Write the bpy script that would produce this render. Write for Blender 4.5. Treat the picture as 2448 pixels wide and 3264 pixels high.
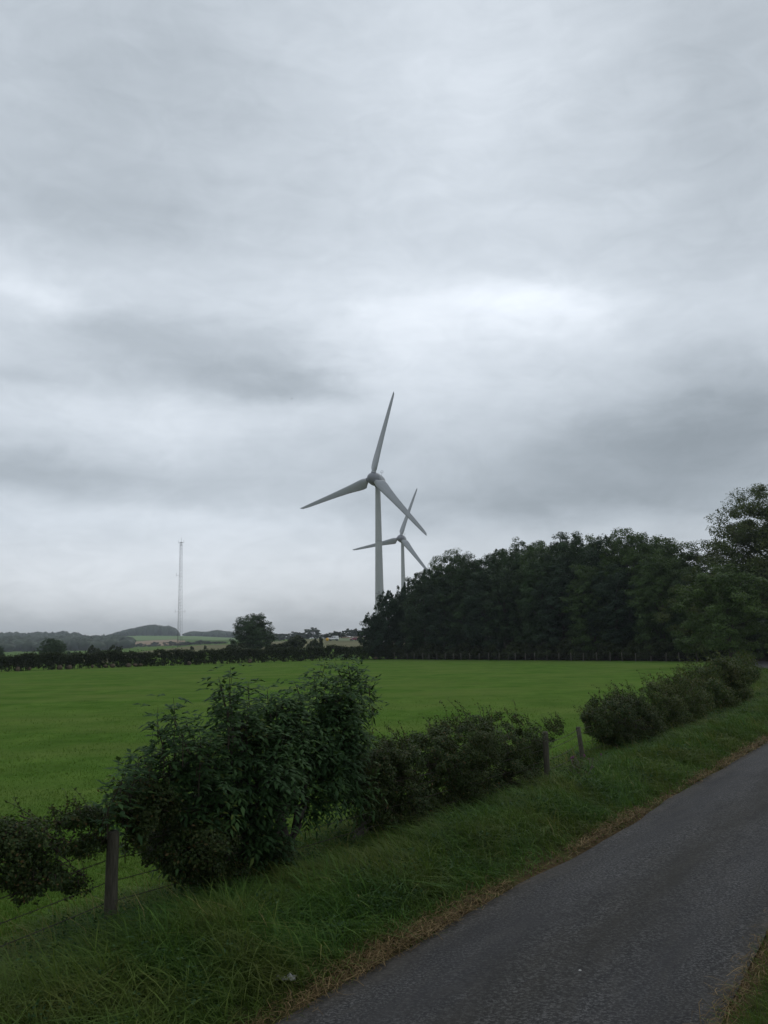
import bpy, math, random
import numpy as np
PI = math.pi
for o in list(bpy.data.objects): bpy.data.objects.remove(o)
sc = bpy.context.scene
col = sc.collection

# ------------------------------------------------------------------ camera
FPX = 2950.0; CAMH = 3.1; ROLL = math.radians(.95); PITCH = math.atan(418 / FPX)
_F = np.array([0, math.cos(PITCH), math.sin(PITCH)]); _U = np.array([0, -math.sin(PITCH), math.cos(PITCH)]); _R = np.array([1., 0, 0])
_CX = math.cos(ROLL) * _R - math.sin(ROLL) * _U
_CY = math.sin(ROLL) * _R + math.cos(ROLL) * _U
CAM = np.array([0, 0, CAMH])
from mathutils import Matrix, Vector
cam = bpy.data.cameras.new('camera'); camo = bpy.data.objects.new('camera', cam); col.objects.link(camo)
M = Matrix.Identity(4)
for i in range(3):
    M[i][0] = _CX[i]; M[i][1] = _CY[i]; M[i][2] = -_F[i]; M[i][3] = CAM[i]
camo.matrix_world = M
cam.sensor_fit = 'VERTICAL'; cam.sensor_height = 24; cam.lens = 24 * FPX / 3264
cam.clip_start = .1; cam.clip_end = 20000
sc.camera = camo

def ray(x, y): return _F + (x - 1224) / FPX * _CX + (1632 - y) / FPX * _CY
def P(x, y, z=0.):                                  # survey: where a sighted point meets level z
    d = ray(x, y); return CAM + d * ((z - CAMH) / d[2])
def D(x, y, r):                                     # sighted point at horizontal distance r
    d = ray(x, y); return CAM + d * (r / math.hypot(d[0], d[1]))
def azel(x, y):
    d = ray(x, y); return math.atan2(d[0], d[1]), math.atan2(d[2], math.hypot(d[0], d[1]))

# ------------------------------------------------------------------ sky, sun, exposure
w = bpy.data.worlds.new('World'); sc.world = w; w.use_nodes = True
nt = w.node_tree; nt.nodes.clear(); N = nt.nodes; L = nt.links
def nd(t, **k):
    n = N.new(t)
    for a, b in k.items(): setattr(n, a, b)
    return n
def mth(op, a, b=None, c=None, clamp=False):
    n = nd('ShaderNodeMath', operation=op); n.use_clamp = clamp
    for i, v in enumerate((a, b, c)):
        if v is None: continue
        if isinstance(v, (int, float)): n.inputs[i].default_value = v
        else: L.new(v, n.inputs[i])
    return n.outputs[0]
def vec(op, a, b=None):
    n = nd('ShaderNodeVectorMath', operation=op)
    for i, v in enumerate((a, b)):
        if v is None: continue
        if isinstance(v, tuple): n.inputs[i].default_value = v
        else: L.new(v, n.inputs[i])
    return n.outputs['Value'] if op in ('DOT_PRODUCT', 'LENGTH') else n.outputs[0]
SUN_AZ, SUN_EL = math.radians(25), math.radians(48)
tc = nd('ShaderNodeTexCoord'); dirn = vec('NORMALIZE', tc.outputs['Generated'])
sep = nd('ShaderNodeSeparateXYZ'); L.new(dirn, sep.inputs[0])
az = mth('ARCTAN2', sep.outputs[0], sep.outputs[1]); el = mth('ARCSINE', sep.outputs[2])
cmb = nd('ShaderNodeCombineXYZ'); L.new(az, cmb.inputs[0]); L.new(el, cmb.inputs[1])
zz = mth('ADD', mth('MAXIMUM', sep.outputs[2], 0.), .16)
pl = nd('ShaderNodeCombineXYZ'); L.new(mth('DIVIDE', sep.outputs[0], zz), pl.inputs[0]); L.new(mth('DIVIDE', sep.outputs[1], zz), pl.inputs[1])
def noise(v, scale, detail, rough=.5, out='Fac', dist=0.):
    n = nd('ShaderNodeTexNoise'); L.new(v, n.inputs['Vector']); n.inputs['Scale'].default_value = scale
    n.inputs['Detail'].default_value = detail; n.inputs['Roughness'].default_value = rough; n.inputs['Distortion'].default_value = dist
    return n.outputs[out]
warp = vec('MULTIPLY', vec('SUBTRACT', noise(vec('MULTIPLY', cmb.outputs[0], (1.0, 2.2, 1)), 5., 7, .6, 'Color'), (.5, .5, .5)), (.22, .10, 0))
wc = vec('ADD', cmb.outputs[0], warp)
# height profile of the overcast (display brightness), then broad patches of thin and thick cloud
ramp = nd('ShaderNodeValToRGB'); ramp.color_ramp.interpolation = 'B_SPLINE'
prof = [(2200, .66), (2050, .69), (1985, .74), (1900, .83), (1760, .83), (1620, .765), (1420, .81), (1150, .84), (850, .825), (500, .805), (200, .80), (0, .81)]
wsep = nd('ShaderNodeSeparateXYZ'); L.new(wc, wsep.inputs[0])
L.new(mth('MULTIPLY_ADD', wsep.outputs[1], 1 / .8, .1), ramp.inputs[0])
cr = ramp.color_ramp
for i, (y, v) in enumerate(prof):
    e = azel(1224, y)[1] / .8 + .1
    c = cr.elements[i] if i < 2 else cr.elements.new(e)
    c.position = e; c.color = (v, v, v, 1)
val = ramp.outputs[0]
blobs = [(420, 260, 420, 260, -.065), (1500, 330, 340, 260, .055), (2350, 80, 300, 300, -.06), (300, 640, 470, 110, -.065),
         (1680, 975, 280, 66, .09), (1500, 1010, 520, 140, .075), (90, 915, 190, 62, .085),
         (860, 1195, 290, 52, -.125), (560, 1075, 330, 80, -.10), (520, 1340, 320, 62, .06), (50, 1150, 170, 40, -.06), (60, 1500, 330, 55, -.085),
         (2360, 1320, 380, 150, -.15), (1950, 1440, 500, 130, -.09), (1800, 1590, 500, 60, -.08), (2250, 1700, 480, 200, -.05),
         (640, 1665, 480, 45, .06), (450, 1820, 700, 110, .075), (500, 2020, 900, 45, -.04), (2320, 640, 230, 260, -.05), (1250, 1150, 220, 130, .04)]
for (x, y, sx, sy, a) in blobs:
    a0, e0 = azel(x, y)
    d = vec('MULTIPLY', vec('SUBTRACT', wc, (a0, e0, 0)), (FPX / sx, FPX / sy, 0))
    g = mth('EXPONENT', mth('MULTIPLY', vec('DOT_PRODUCT', d, d), -.75))
    val = mth('ADD', val, mth('MULTIPLY', g, a))
n1 = noise(pl.outputs[0], 1.15, 7, .55, dist=.4)
n2 = noise(vec('MULTIPLY', cmb.outputs[0], (2.2, 12, 1)), 2.2, 6, .55, dist=.6)
val = mth('ADD', val, mth('MULTIPLY', mth('SUBTRACT', n1, .5), .085))
val = mth('ADD', val, mth('MULTIPLY', mth('SUBTRACT', n2, .5), .075))
n3 = noise(vec('MULTIPLY', cmb.outputs[0], (3.4, 6.2, 1)), 4.0, 8, .62, dist=1.2)
val = mth('ADD', val, mth('MULTIPLY', mth('SUBTRACT', n3, .5), .085))
lin = mth('POWER', mth('MAXIMUM', val, .05), 2.2)
tint = nd('ShaderNodeValToRGB')                      # slightly teal low down and where thick, neutral lilac-white where thin
tint.color_ramp.elements[0].position = .6; tint.color_ramp.elements[0].color = (.885, 1.015, 1.14, 1)
tint.color_ramp.elements[1].position = .95; tint.color_ramp.elements[1].color = (.94, 1.01, 1.095, 1)
L.new(val, tint.inputs[0])
lowf = nd('ShaderNodeMapRange'); L.new(el, lowf.inputs[0]); lowf.inputs[1].default_value = .13; lowf.inputs[2].default_value = .01; lowf.inputs[3].default_value = 0; lowf.inputs[4].default_value = .75
tmx = nd('ShaderNodeMix', data_type='RGBA'); L.new(lowf.outputs[0], tmx.inputs[0]); L.new(tint.outputs[0], tmx.inputs[6]); tmx.inputs[7].default_value = (.99, 1.015, 1.03, 1)
ccol = vec('MULTIPLY', tmx.outputs[2], None)
cmbv = nd('ShaderNodeCombineXYZ')
for i in range(3): L.new(lin, cmbv.inputs[i])
L.new(cmbv.outputs[0], ccol.node.inputs[1])
sky = nd('ShaderNodeTexSky', sky_type='NISHITA'); sky.sun_disc = False
sky.sun_elevation = SUN_EL; sky.sun_rotation = SUN_AZ
bg1 = nd('ShaderNodeBackground'); L.new(sky.outputs[0], bg1.inputs[0]); bg1.inputs[1].default_value = .05
bg2 = nd('ShaderNodeBackground'); L.new(ccol, bg2.inputs[0]); bg2.inputs[1].default_value = 1.07
mixs = nd('ShaderNodeMixShader'); mixs.inputs[0].default_value = .95
L.new(bg1.outputs[0], mixs.inputs[1]); L.new(bg2.outputs[0], mixs.inputs[2])
wo = nd('ShaderNodeOutputWorld'); L.new(mixs.outputs[0], wo.inputs[0])

sl = bpy.data.lights.new('sun', 'SUN'); sl.energy = .5; sl.angle = math.radians(35); sl.color = (1, .97, .93)
so = bpy.data.objects.new('sun', sl); col.objects.link(so)
sd = Vector((math.sin(SUN_AZ) * math.cos(SUN_EL), math.cos(SUN_AZ) * math.cos(SUN_EL), math.sin(SUN_EL)))
so.rotation_euler = sd.to_track_quat('Z', 'Y').to_euler(); so.location = (40, 60, 80)
sc.view_settings.view_transform = 'Standard'; sc.view_settings.look = 'None'
sc.view_settings.exposure = 0; sc.view_settings.gamma = 1; sc.view_settings.use_curve_mapping = False
sc.render.engine = 'CYCLES'
sc.cycles.max_bounces = 6; sc.cycles.diffuse_bounces = 3; sc.cycles.transmission_bounces = 3; sc.cycles.volume_bounces = 0
sc.cycles.sample_clamp_indirect = 4

# ------------------------------------------------------------------ mesh helpers
def build(name, V, polys, mat=None, parent=None, rnd=None, uv=None, smooth=False, extra=None):
    V = np.asarray(V, np.float32); polys = [np.asarray(p, np.int32) for p in polys if len(p)]
    me = bpy.data.meshes.new(name)
    me.vertices.add(len(V)); me.vertices.foreach_set('co', V.ravel())
    li = np.concatenate([p.ravel() for p in polys]); tot = np.concatenate([np.full(len(p), p.shape[1], np.int32) for p in polys])
    me.loops.add(len(li)); me.loops.foreach_set('vertex_index', li)
    me.polygons.add(len(tot)); me.polygons.foreach_set('loop_start', np.r_[0, np.cumsum(tot)[:-1]].astype(np.int32)); me.polygons.foreach_set('loop_total', tot)
    if smooth: me.polygons.foreach_set('use_smooth', np.ones(len(tot), bool))
    for nm, arr in ([('rnd', rnd)] if rnd is not None else []) + list((extra or {}).items()):
        a = me.attributes.new(nm, 'FLOAT', 'POINT'); a.data.foreach_set('value', np.asarray(arr, np.float32))
    if uv is not None:
        u = me.uv_layers.new(name='road'); u.data.foreach_set('uv', np.asarray(uv, np.float32)[li].ravel())
    me.update(calc_edges=True); me.validate()
    if mat: me.materials.append(mat)
    o = bpy.data.objects.new(name, me); col.objects.link(o)
    if parent: o.parent = parent
    return o
def merge(parts):
    Vs, Ps, n = [], {}, 0
    for V, polys in parts:
        for p in polys:
            p = np.asarray(p)
            Ps.setdefault(p.shape[1], []).append(p + n)
        Vs.append(np.asarray(V)); n += len(V)
    return np.concatenate(Vs), [np.concatenate(v) for v in Ps.values()]
def nrmz(v): return v / np.maximum(np.linalg.norm(v, axis=-1, keepdims=True), 1e-9)
def tube(pts, rad, seg=8, cap=True):
    pts = np.asarray(pts, float); n = len(pts); rad = np.broadcast_to(np.asarray(rad, float), (n,))
    t = nrmz(np.gradient(pts, axis=0)); ref = np.where(np.abs(t[:, 2:3]) > .9, np.array([[1., 0, 0]]), np.array([[0, 0, 1.]]))
    a = nrmz(np.cross(t, ref)); b = np.cross(t, a); ang = np.arange(seg) * 2 * PI / seg
    V = (pts[:, None] + rad[:, None, None] * (np.cos(ang)[None, :, None] * a[:, None] + np.sin(ang)[None, :, None] * b[:, None])).reshape(-1, 3)
    i = np.arange(n - 1)[:, None] * seg; j = np.arange(seg)[None]; k = (j + 1) % seg
    Q = np.stack([i + j, i + k, i + seg + k, i + seg + j], -1).reshape(-1, 4)
    polys = [Q]
    if cap:
        V = np.vstack([V, pts[:1], pts[-1:]]); m = n * seg; jj = np.arange(seg); kk = (jj + 1) % seg
        polys.append(np.vstack([np.stack([kk, jj, np.full(seg, m)], 1), np.stack([(n - 1) * seg + jj, (n - 1) * seg + kk, np.full(seg, m + 1)], 1)]))
    return V, polys
def box(c, s, bev=0.):
    c = np.array(c, float); s = np.array(s, float) / 2
    V = c + s * np.array([[x, y, z] for x in (-1, 1) for y in (-1, 1) for z in (-1, 1)])
    return V, [np.array([[0, 1, 3, 2], [4, 6, 7, 5], [0, 4, 5, 1], [2, 3, 7, 6], [0, 2, 6, 4], [1, 5, 7, 3]])]
def prism(outline, y0, y1):                           # outline in x,z, pushed along y
    o = np.array(outline, float); n = len(o)
    V = np.vstack([np.c_[o[:, 0], np.full(n, y0), o[:, 1]], np.c_[o[:, 0], np.full(n, y1), o[:, 1]]])
    i = np.arange(n); j = (i + 1) % n
    return V, [np.stack([i, j, n + j, n + i], 1), i[None, ::-1], (n + i)[None]]
def xf(part, loc=(0, 0, 0), rz=0., s=1.):
    V, p = part; V = np.asarray(V) * s; c, q = math.cos(rz), math.sin(rz)
    return np.c_[V[:, 0] * c - V[:, 1] * q, V[:, 0] * q + V[:, 1] * c, V[:, 2]] + np.array(loc), p
def leafquads(pts, nrm, size, asp, rng, fold=.15):
    n = len(pts); nrm = nrmz(nrm); a = rng.normal(size=(n, 3)); t = nrmz(np.cross(nrm, a)); b = np.cross(nrm, t)
    s = (size * rng.uniform(.65, 1.35, n))[:, None]
    V = np.stack([pts + t * s, pts + b * s * asp + nrm * s * fold, pts - t * s * .8, pts - b * s * asp + nrm * s * fold], 1).reshape(-1, 3)
    return V, np.arange(4 * n).reshape(n, 4), np.repeat(rng.uniform(0, 1, n), 4)
def empty(name, loc, label, cat, group=None, rz=0.):
    o = bpy.data.objects.new(name, None); col.objects.link(o); o.location = tuple(float(v) for v in loc); o.rotation_euler = (0, 0, rz)
    o.empty_display_size = .2
    return tag(o, label, cat, group)
def tag(o, label=None, cat=None, group=None, kind=None):
    for k, v in (('label', label), ('category', cat), ('group', group), ('kind', kind)):
        if v: o[k] = v
    return o
def copy_tree(o, parent=None):
    c = o.copy(); col.objects.link(c); c.parent = parent
    for ch in o.children: copy_tree(ch, c)
    return c

# ------------------------------------------------------------------ materials
def mat(name):
    global nt, N, L
    m = bpy.data.materials.new(name); m.use_nodes = True; nt = m.node_tree; N = nt.nodes; L = nt.links; N.clear()
    return m
def rampn(src, stops):
    r = nd('ShaderNodeValToRGB'); L.new(src, r.inputs[0]); cr = r.color_ramp
    for i, (p, c) in enumerate(stops):
        e = cr.elements[i] if i < 2 else cr.elements.new(p)
        e.position = p; e.color = (*c, 1)
    return r.outputs[0]
def mixc(f, a, b, mode='MIX'):
    n = nd('ShaderNodeMix', data_type='RGBA', blend_type=mode)
    for s, v in ((n.inputs[0], f), (n.inputs[6], a), (n.inputs[7], b)):
        if isinstance(v, (int, float)): s.default_value = v
        elif isinstance(v, tuple): s.default_value = (*v, 1)
        else: L.new(v, s)
    return n.outputs[2]
def out(sh):
    o = nd('ShaderNodeOutputMaterial'); L.new(sh, o.inputs[0])
def princ(c, rough=.8, spec=.3, metal=0., bump=None, bstr=.3, bdist=.02):
    p = nd('ShaderNodeBsdfPrincipled')
    if isinstance(c, tuple): p.inputs['Base Color'].default_value = (*c, 1)
    else: L.new(c, p.inputs['Base Color'])
    p.inputs['Roughness'].default_value = rough; p.inputs['Specular IOR Level'].default_value = spec; p.inputs['Metallic'].default_value = metal
    if bump is not None:
        b = nd('ShaderNodeBump'); L.new(bump, b.inputs['Height']); b.inputs['Strength'].default_value = bstr; b.inputs['Distance'].default_value = bdist
        L.new(b.outputs[0], p.inputs['Normal'])
    return p.outputs[0]
def geo_pos(): return nd('ShaderNodeNewGeometry').outputs['Position']
def attr(nm): return nd('ShaderNodeAttribute', attribute_name=nm).outputs['Fac']
def leaf_mat(name, stops, trans=.22, rough=.55, patch=None, pscale=.35, spec=.12, pamt=.55):
    m = mat(name); c = rampn(attr('rnd'), stops)
    if patch:
        f = noise(geo_pos(), pscale, 3); f = rampn(f, [(.42, (0, 0, 0)), (.68, (pamt,) * 3)])
        c = mixc(f, c, patch)
    p = princ(c, rough, spec); t = nd('ShaderNodeBsdfTranslucent')
    L.new(mixc(.5, c, (.10, .16, .02)), t.inputs[0])
    x = nd('ShaderNodeMixShader'); x.inputs[0].default_value = trans; L.new(p, x.inputs[1]); L.new(t.outputs[0], x.inputs[2]); out(x.outputs[0])
    return m
def noisy_mat(name, a, b, scale, rough=.85, spec=.25, bump=.3, detail=6, bdist=.02, obj=False, stretch=None):
    m = mat(name); v = nd('ShaderNodeTexCoord').outputs['Object'] if obj else geo_pos()
    if stretch: v = vec('MULTIPLY', v, stretch)
    f = noise(v, scale, detail, .6); c = rampn(f, [(.3, a), (.7, b)])
    out(princ(c, rough, spec, 0, f, bump, bdist)); return m
MT = {}
MT['wood_leaf'] = leaf_mat('dark_broadleaf', [(0, (.022, .036, .022)), (.6, (.034, .060, .028)), (1, (.050, .085, .030))], .16, patch=(.045, .085, .025), pscale=.13)
MT['wood_leaf_b'] = leaf_mat('blue_green_broadleaf', [(0, (.018, .030, .022)), (.6, (.026, .048, .028)), (1, (.038, .066, .030))], .14, patch=(.034, .060, .030), pscale=.16)
MT['wood_leaf_c'] = leaf_mat('fresh_broadleaf', [(0, (.028, .048, .020)), (.6, (.050, .086, .028)), (1, (.080, .125, .036))], .24, patch=(.078, .125, .030), pscale=.18)
MT['oak_leaf'] = leaf_mat('oak_leaf', [(0, (.034, .050, .018)), (.5, (.052, .080, .024)), (1, (.085, .105, .030))], .22, patch=(.080, .085, .022), pscale=.2)
MT['ash_leaf'] = leaf_mat('light_leaf', [(0, (.034, .058, .022)), (.5, (.050, .086, .026)), (1, (.07, .115, .030))], .22, patch=(.075, .115, .026), pscale=.22)
MT['elder_leaf'] = leaf_mat('elder_leaf', [(0, (.022, .048, .018)), (.6, (.038, .078, .026)), (.93, (.058, .108, .034)), (1, (.12, .15, .035))], .2, .6, spec=.08)
MT['haw_leaf'] = leaf_mat('hawthorn_leaf', [(0, (.018, .032, .010)), (.6, (.030, .052, .014)), (.9, (.050, .068, .018)), (1, (.10, .06, .025))], .16, .55, patch=(.046, .056, .016), pscale=1.4)
MT['bramble_leaf'] = leaf_mat('bramble_leaf', [(0, (.026, .044, .012)), (.6, (.044, .072, .017)), (.92, (.070, .092, .022)), (1, (.12, .08, .03))], .2, .55, patch=(.072, .066, .020), pscale=1.1)
MT['hedge_leaf'] = leaf_mat('hedge_leaf', [(0, (.014, .020, .008)), (.6, (.024, .034, .012)), (1, (.040, .050, .016))], .12, patch=(.034, .05, .014), pscale=.25)
MT['far_leaf'] = leaf_mat('far_leaf', [(0, (.026, .040, .022)), (1, (.045, .066, .030))], .1)
MT['grass'] = leaf_mat('long_grass', [(0, (.022, .056, .012)), (.35, (.044, .108, .020)), (.70, (.104, .188, .034)), (.86, (.165, .170, .046)), (1, (.34, .27, .12))], .3, .6, patch=(.11, .115, .028), pscale=.8, pamt=.7, spec=.08)
MT['field_grass'] = leaf_mat('pasture_grass', [(0, (.050, .104, .015)), (.6, (.078, .148, .021)), (1, (.125, .185, .036))], .35, .65, patch=(.066, .125, .012), pscale=.5, spec=.05)
MT['straw'] = leaf_mat('dry_cut_grass', [(0, (.060, .038, .016)), (.5, (.14, .092, .040)), (1, (.28, .20, .095))], .1, .7)
MT['bark'] = noisy_mat('bark', (.035, .030, .024), (.075, .066, .052), 14, obj=True)
MT['twig'] = noisy_mat('twig', (.030, .022, .016), (.060, .045, .032), 30, obj=True)
MT['post'] = noisy_mat('weathered_post', (.042, .039, .029), (.10, .09, .066), 9, .9, .2, .5, 8, .01, True, (6, 6, .7))
MT['post_far'] = noisy_mat('grey_post', (.07, .065, .055), (.14, .128, .11), 9, .9, .2, .3, 4, .01, True, (6, 6, .7))
MT['wire'] = noisy_mat('rusty_wire', (.030, .024, .02), (.06, .045, .035), 60, .7, .3, .1)
MT['turbine'] = noisy_mat('turbine_paint', (.30, .31, .33), (.35, .36, .38), .25, .42, .45, .03, 4, .02, True)
MT['tower'] = noisy_mat('tower_paint', (.33, .345, .34), (.40, .41, .40), .35, .55, .35, .05, 5, .02, True, (1, 1, .35))
MT['turbine_dark'] = noisy_mat('hub_grey', (.17, .172, .20), (.21, .212, .235), .6, .5, .4, .05, 4, .02, True)
MT['collar'] = noisy_mat('collar_grey', (.11, .11, .125), (.14, .14, .155), 3, .5, .4, .05, 4, .02, True)
MT['steel'] = noisy_mat('galvanised_steel', (.16, .17, .18), (.22, .23, .24), 2, .55, .4, .05, 3, .02, True)
MT['tan'] = noisy_mat('stubble', (.20, .135, .075), (.27, .19, .115), .02, .95, .1, .1)
MT['pale_green'] = noisy_mat('far_pasture', (.085, .150, .030), (.115, .185, .040), .01, .95, .1, .1)
MT['rough'] = noisy_mat('rough_grass', (.075, .088, .034), (.165, .142, .072), .09, .95, .1, .3, 8, .2)
MT['earth'] = noisy_mat('bare_earth', (.085, .066, .045), (.16, .125, .088), 2.5, .95, .1, .5)
MT['white'] = noisy_mat('white_paint', (.74, .75, .76), (.80, .80, .80), 3, .35, .5, .02)
MT['red'] = noisy_mat('maroon_paint', (.16, .025, .045), (.20, .035, .055), 3, .3, .5, .02)
MT['yellow'] = noisy_mat('yellow_paint', (.62, .34, .03), (.72, .42, .04), 2, .5, .4, .05, 4, .02, True)
MT['glass'] = noisy_mat('dark_glass', (.02, .025, .03), (.03, .035, .04), 2, .1, .6, 0.)
MT['tyre'] = noisy_mat('tyre', (.015, .015, .016), (.028, .028, .028), 9, .9, .2, .2)
MT['chrome'] = noisy_mat('wheel_metal', (.30, .30, .31), (.38, .38, .39), 9, .35, .5, .05)
MT['lamp'] = noisy_mat('lamp_lens', (.55, .55, .52), (.62, .62, .6), 9, .2, .5, .02)
MT['paper'] = noisy_mat('grubby_paper', (.17, .17, .155), (.30, .30, .28), 16, .8, .2, .5, 6, .01)
MT['stone'] = noisy_mat('pale_stone', (.35, .34, .32), (.5, .49, .47), 30, .8, .3, .3)
MT['thistle'] = noisy_mat('thistle_flower', (.10, .03, .075), (.20, .06, .14), 60, .8, .2, .2)
MT['bird'] = noisy_mat('dark_feather', (.02, .02, .022), (.04, .04, .042), 40, .7, .2, .1)

# pasture / verge ground
m = mat('turf'); pos = geo_pos()
fa = noise(vec('MULTIPLY', pos, (.6, 1, 1)), .14, 7, .65); fb = noise(vec('MULTIPLY', pos, (.55, .4, 1)), .8, 8, .72); fc = noise(pos, 14, 5, .7)
c = rampn(fb, [(.34, (.040, .088, .014)), (.5, (.066, .130, .022)), (.66, (.108, .178, .036))])
c = mixc(rampn(fa, [(.42, (0, 0, 0)), (.64, (.75, .75, .75))]), c, (.128, .160, .046))
c = mixc(.32, c, rampn(fc, [(.25, (.030, .066, .012)), (.75, (.110, .180, .034))]))
vg = rampn(noise(pos, 3.5, 6, .65), [(.3, (.030, .034, .014)), (.7, (.062, .082, .024))])
c = mixc(attr('verge'), c, vg)
c = mixc(attr('edge'), c, rampn(noise(pos, 9, 6, .7), [(.3, (.040, .030, .018)), (.7, (.115, .082, .045))]))
out(princ(c, .95, .0, 0, fc, .8, .05)); MT['turf'] = m
# asphalt: u = metres across from the centre, v = metres along
m = mat('asphalt'); uvn = nd('ShaderNodeUVMap', uv_map='road'); s2 = nd('ShaderNodeSeparateXYZ'); L.new(uvn.outputs[0], s2.inputs[0])
pos = geo_pos(); wob = mth('MULTIPLY', mth('SUBTRACT', noise(pos, .6, 4), .5), .55)
ux = mth('ADD', s2.outputs[0], wob)
agg = noise(pos, 33, 4, .8); agg2 = noise(pos, 17, 5, .7); big = noise(vec('MULTIPLY', uvn.outputs[0], (1.2, .22, 1)), 1.1, 7, .62)
base = rampn(agg, [(.38, (.007, .007, .0075)), (.5, (.033, .033, .034)), (.60, (.150, .146, .142))])
base = mixc(.2, base, rampn(agg2, [(.34, (.014, .014, .015)), (.66, (.072, .070, .068))]))
base = mixc(rampn(big, [(.38, (0, 0, 0)), (.62, (.75, .75, .75))]), base, (.024, .0235, .024))
patch_ = noise(vec('MULTIPLY', uvn.outputs[0], (2.2, .5, 1)), 2.3, 6, .65, dist=.5)
base = mixc(rampn(patch_, [(.45, (0, 0, 0)), (.7, (.4, .4, .4))]), base, (.062, .057, .050))
mid = mth('EXPONENT', mth('MULTIPLY', mth('POWER', mth('ABSOLUTE', mth('DIVIDE', mth('ADD', ux, .0), .36)), 2), -1))
base = mixc(mth('MULTIPLY', mth('MULTIPLY', mid, rampn(big, [(.3, (.3,) * 3), (.65, (1,) * 3)])), .55), base, (.028, .025, .018))
trk = mth('EXPONENT', mth('MULTIPLY', mth('POWER', mth('DIVIDE', mth('SUBTRACT', mth('ABSOLUTE', ux), .82), .28), 2), -1))
base = mixc(mth('MULTIPLY', trk, .24), base, (.058, .057, .059))
edge = nd('ShaderNodeMapRange'); L.new(mth('ABSOLUTE', ux), edge.inputs[0]); edge.inputs[1].default_value = 1.25; edge.inputs[2].default_value = 1.62
base = mixc(mth('MULTIPLY', edge.outputs[0], .65), base, rampn(agg2, [(.3, (.042, .037, .030)), (.7, (.095, .084, .068))]))
out(princ(base, .88, .15, 0, mth('ADD', agg, agg2), .6, .012)); MT['asphalt'] = m

# ------------------------------------------------------------------ lie of the land
ds = .5; S = np.arange(-40, 300, ds)
hd = np.radians(np.interp(S, [-40, 24, 70, 124, 165, 300], [31.4, 31.4, 17, 17, 95, 100]))
px = np.cumsum(np.sin(hd)) * ds; py = np.cumsum(np.cos(hd)) * ds
k0 = int(np.argmin(np.abs(S))); px += .41 - px[k0]; py += 7.35 - py[k0]
PATH = np.c_[px, py]; PT = np.c_[np.sin(hd), np.cos(hd)]; PN = np.c_[PT[:, 1], -PT[:, 0]]      # PN points right
HW = 1.55
def road_so(X, Y):
    s = np.empty(len(X)); o = np.empty(len(X))
    for i in range(0, len(X), 20000):
        dx = X[i:i + 20000, None] - PATH[None, :, 0]; dy = Y[i:i + 20000, None] - PATH[None, :, 1]
        k = np.argmin(dx * dx + dy * dy, 1); j = np.arange(len(k))
        s[i:i + 20000] = S[k]; o[i:i + 20000] = dx[j, k] * PN[k, 0] + dy[j, k] * PN[k, 1]
    return s, o
def sm(a, b, x): t = np.clip((x - a) / (b - a), 0, 1); return t * t * (3 - 2 * t)
RK = np.array([0, 185, 300, 450, 700, 1200, 1800, 2500, 3500, 5000.])
CK = [(-3000, [0, 0, -3, -4, -5, 0, 12, 31, 22, 10]), (0, [0, 0, -3, -4, -5, 0, 12, 31, 22, 10]), (320, [0, 0, -2, -3, -3, 0, 11, 31, 22, 10]),
      (450, [0, 0, .5, 1, 0, 3, 12, 32, 22, 10]), (620, [0, 0, 2.0, 3.4, 2, 5, 14, 29, 22, 10]), (760, [0, 0, 2.2, 3.8, 4, 7, 14, 22, 20, 10]),
      (900, [0, 0, 2.4, 4.2, 6, 9, 14, 18, 18, 10]), (1060, [0, 0, 2.6, 4.9, 7.6, 10, 14, 18, 18, 10]), (1300, [0, 0, 2.4, 4, 8, 10, 14, 18, 18, 10]),
      (2448, [0, 0, 2, 4, 8, 10, 14, 18, 18, 10]), (6000, [0, 0, 2, 4, 8, 10, 14, 18, 18, 10])]
CA = np.array([azel(x, 2050)[0] for x, _ in CK]); CZ = np.array([z for _, z in CK], float)
def far_z(X, Y):
    r = np.hypot(X, Y); a = np.arctan2(X, Y)
    ri = np.clip(np.searchsorted(RK, r, 'right') - 1, 0, len(RK) - 2); t = np.clip((r - RK[ri]) / (RK[ri + 1] - RK[ri]), 0, 1); t = t * t * (3 - 2 * t)
    ai = np.clip(np.searchsorted(CA, a, 'right') - 1, 0, len(CA) - 2); q = np.clip((a - CA[ai]) / (CA[ai + 1] - CA[ai]), 0, 1)
    z0 = CZ[ai, ri] * (1 - q) + CZ[ai + 1, ri] * q; z1 = CZ[ai, ri + 1] * (1 - q) + CZ[ai + 1, ri + 1] * q
    fade = sm(0, 1, np.clip((np.pi * .75 - np.abs(a)) / .8, 0, 1))
    return (z0 * (1 - t) + z1 * t) * fade
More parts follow.
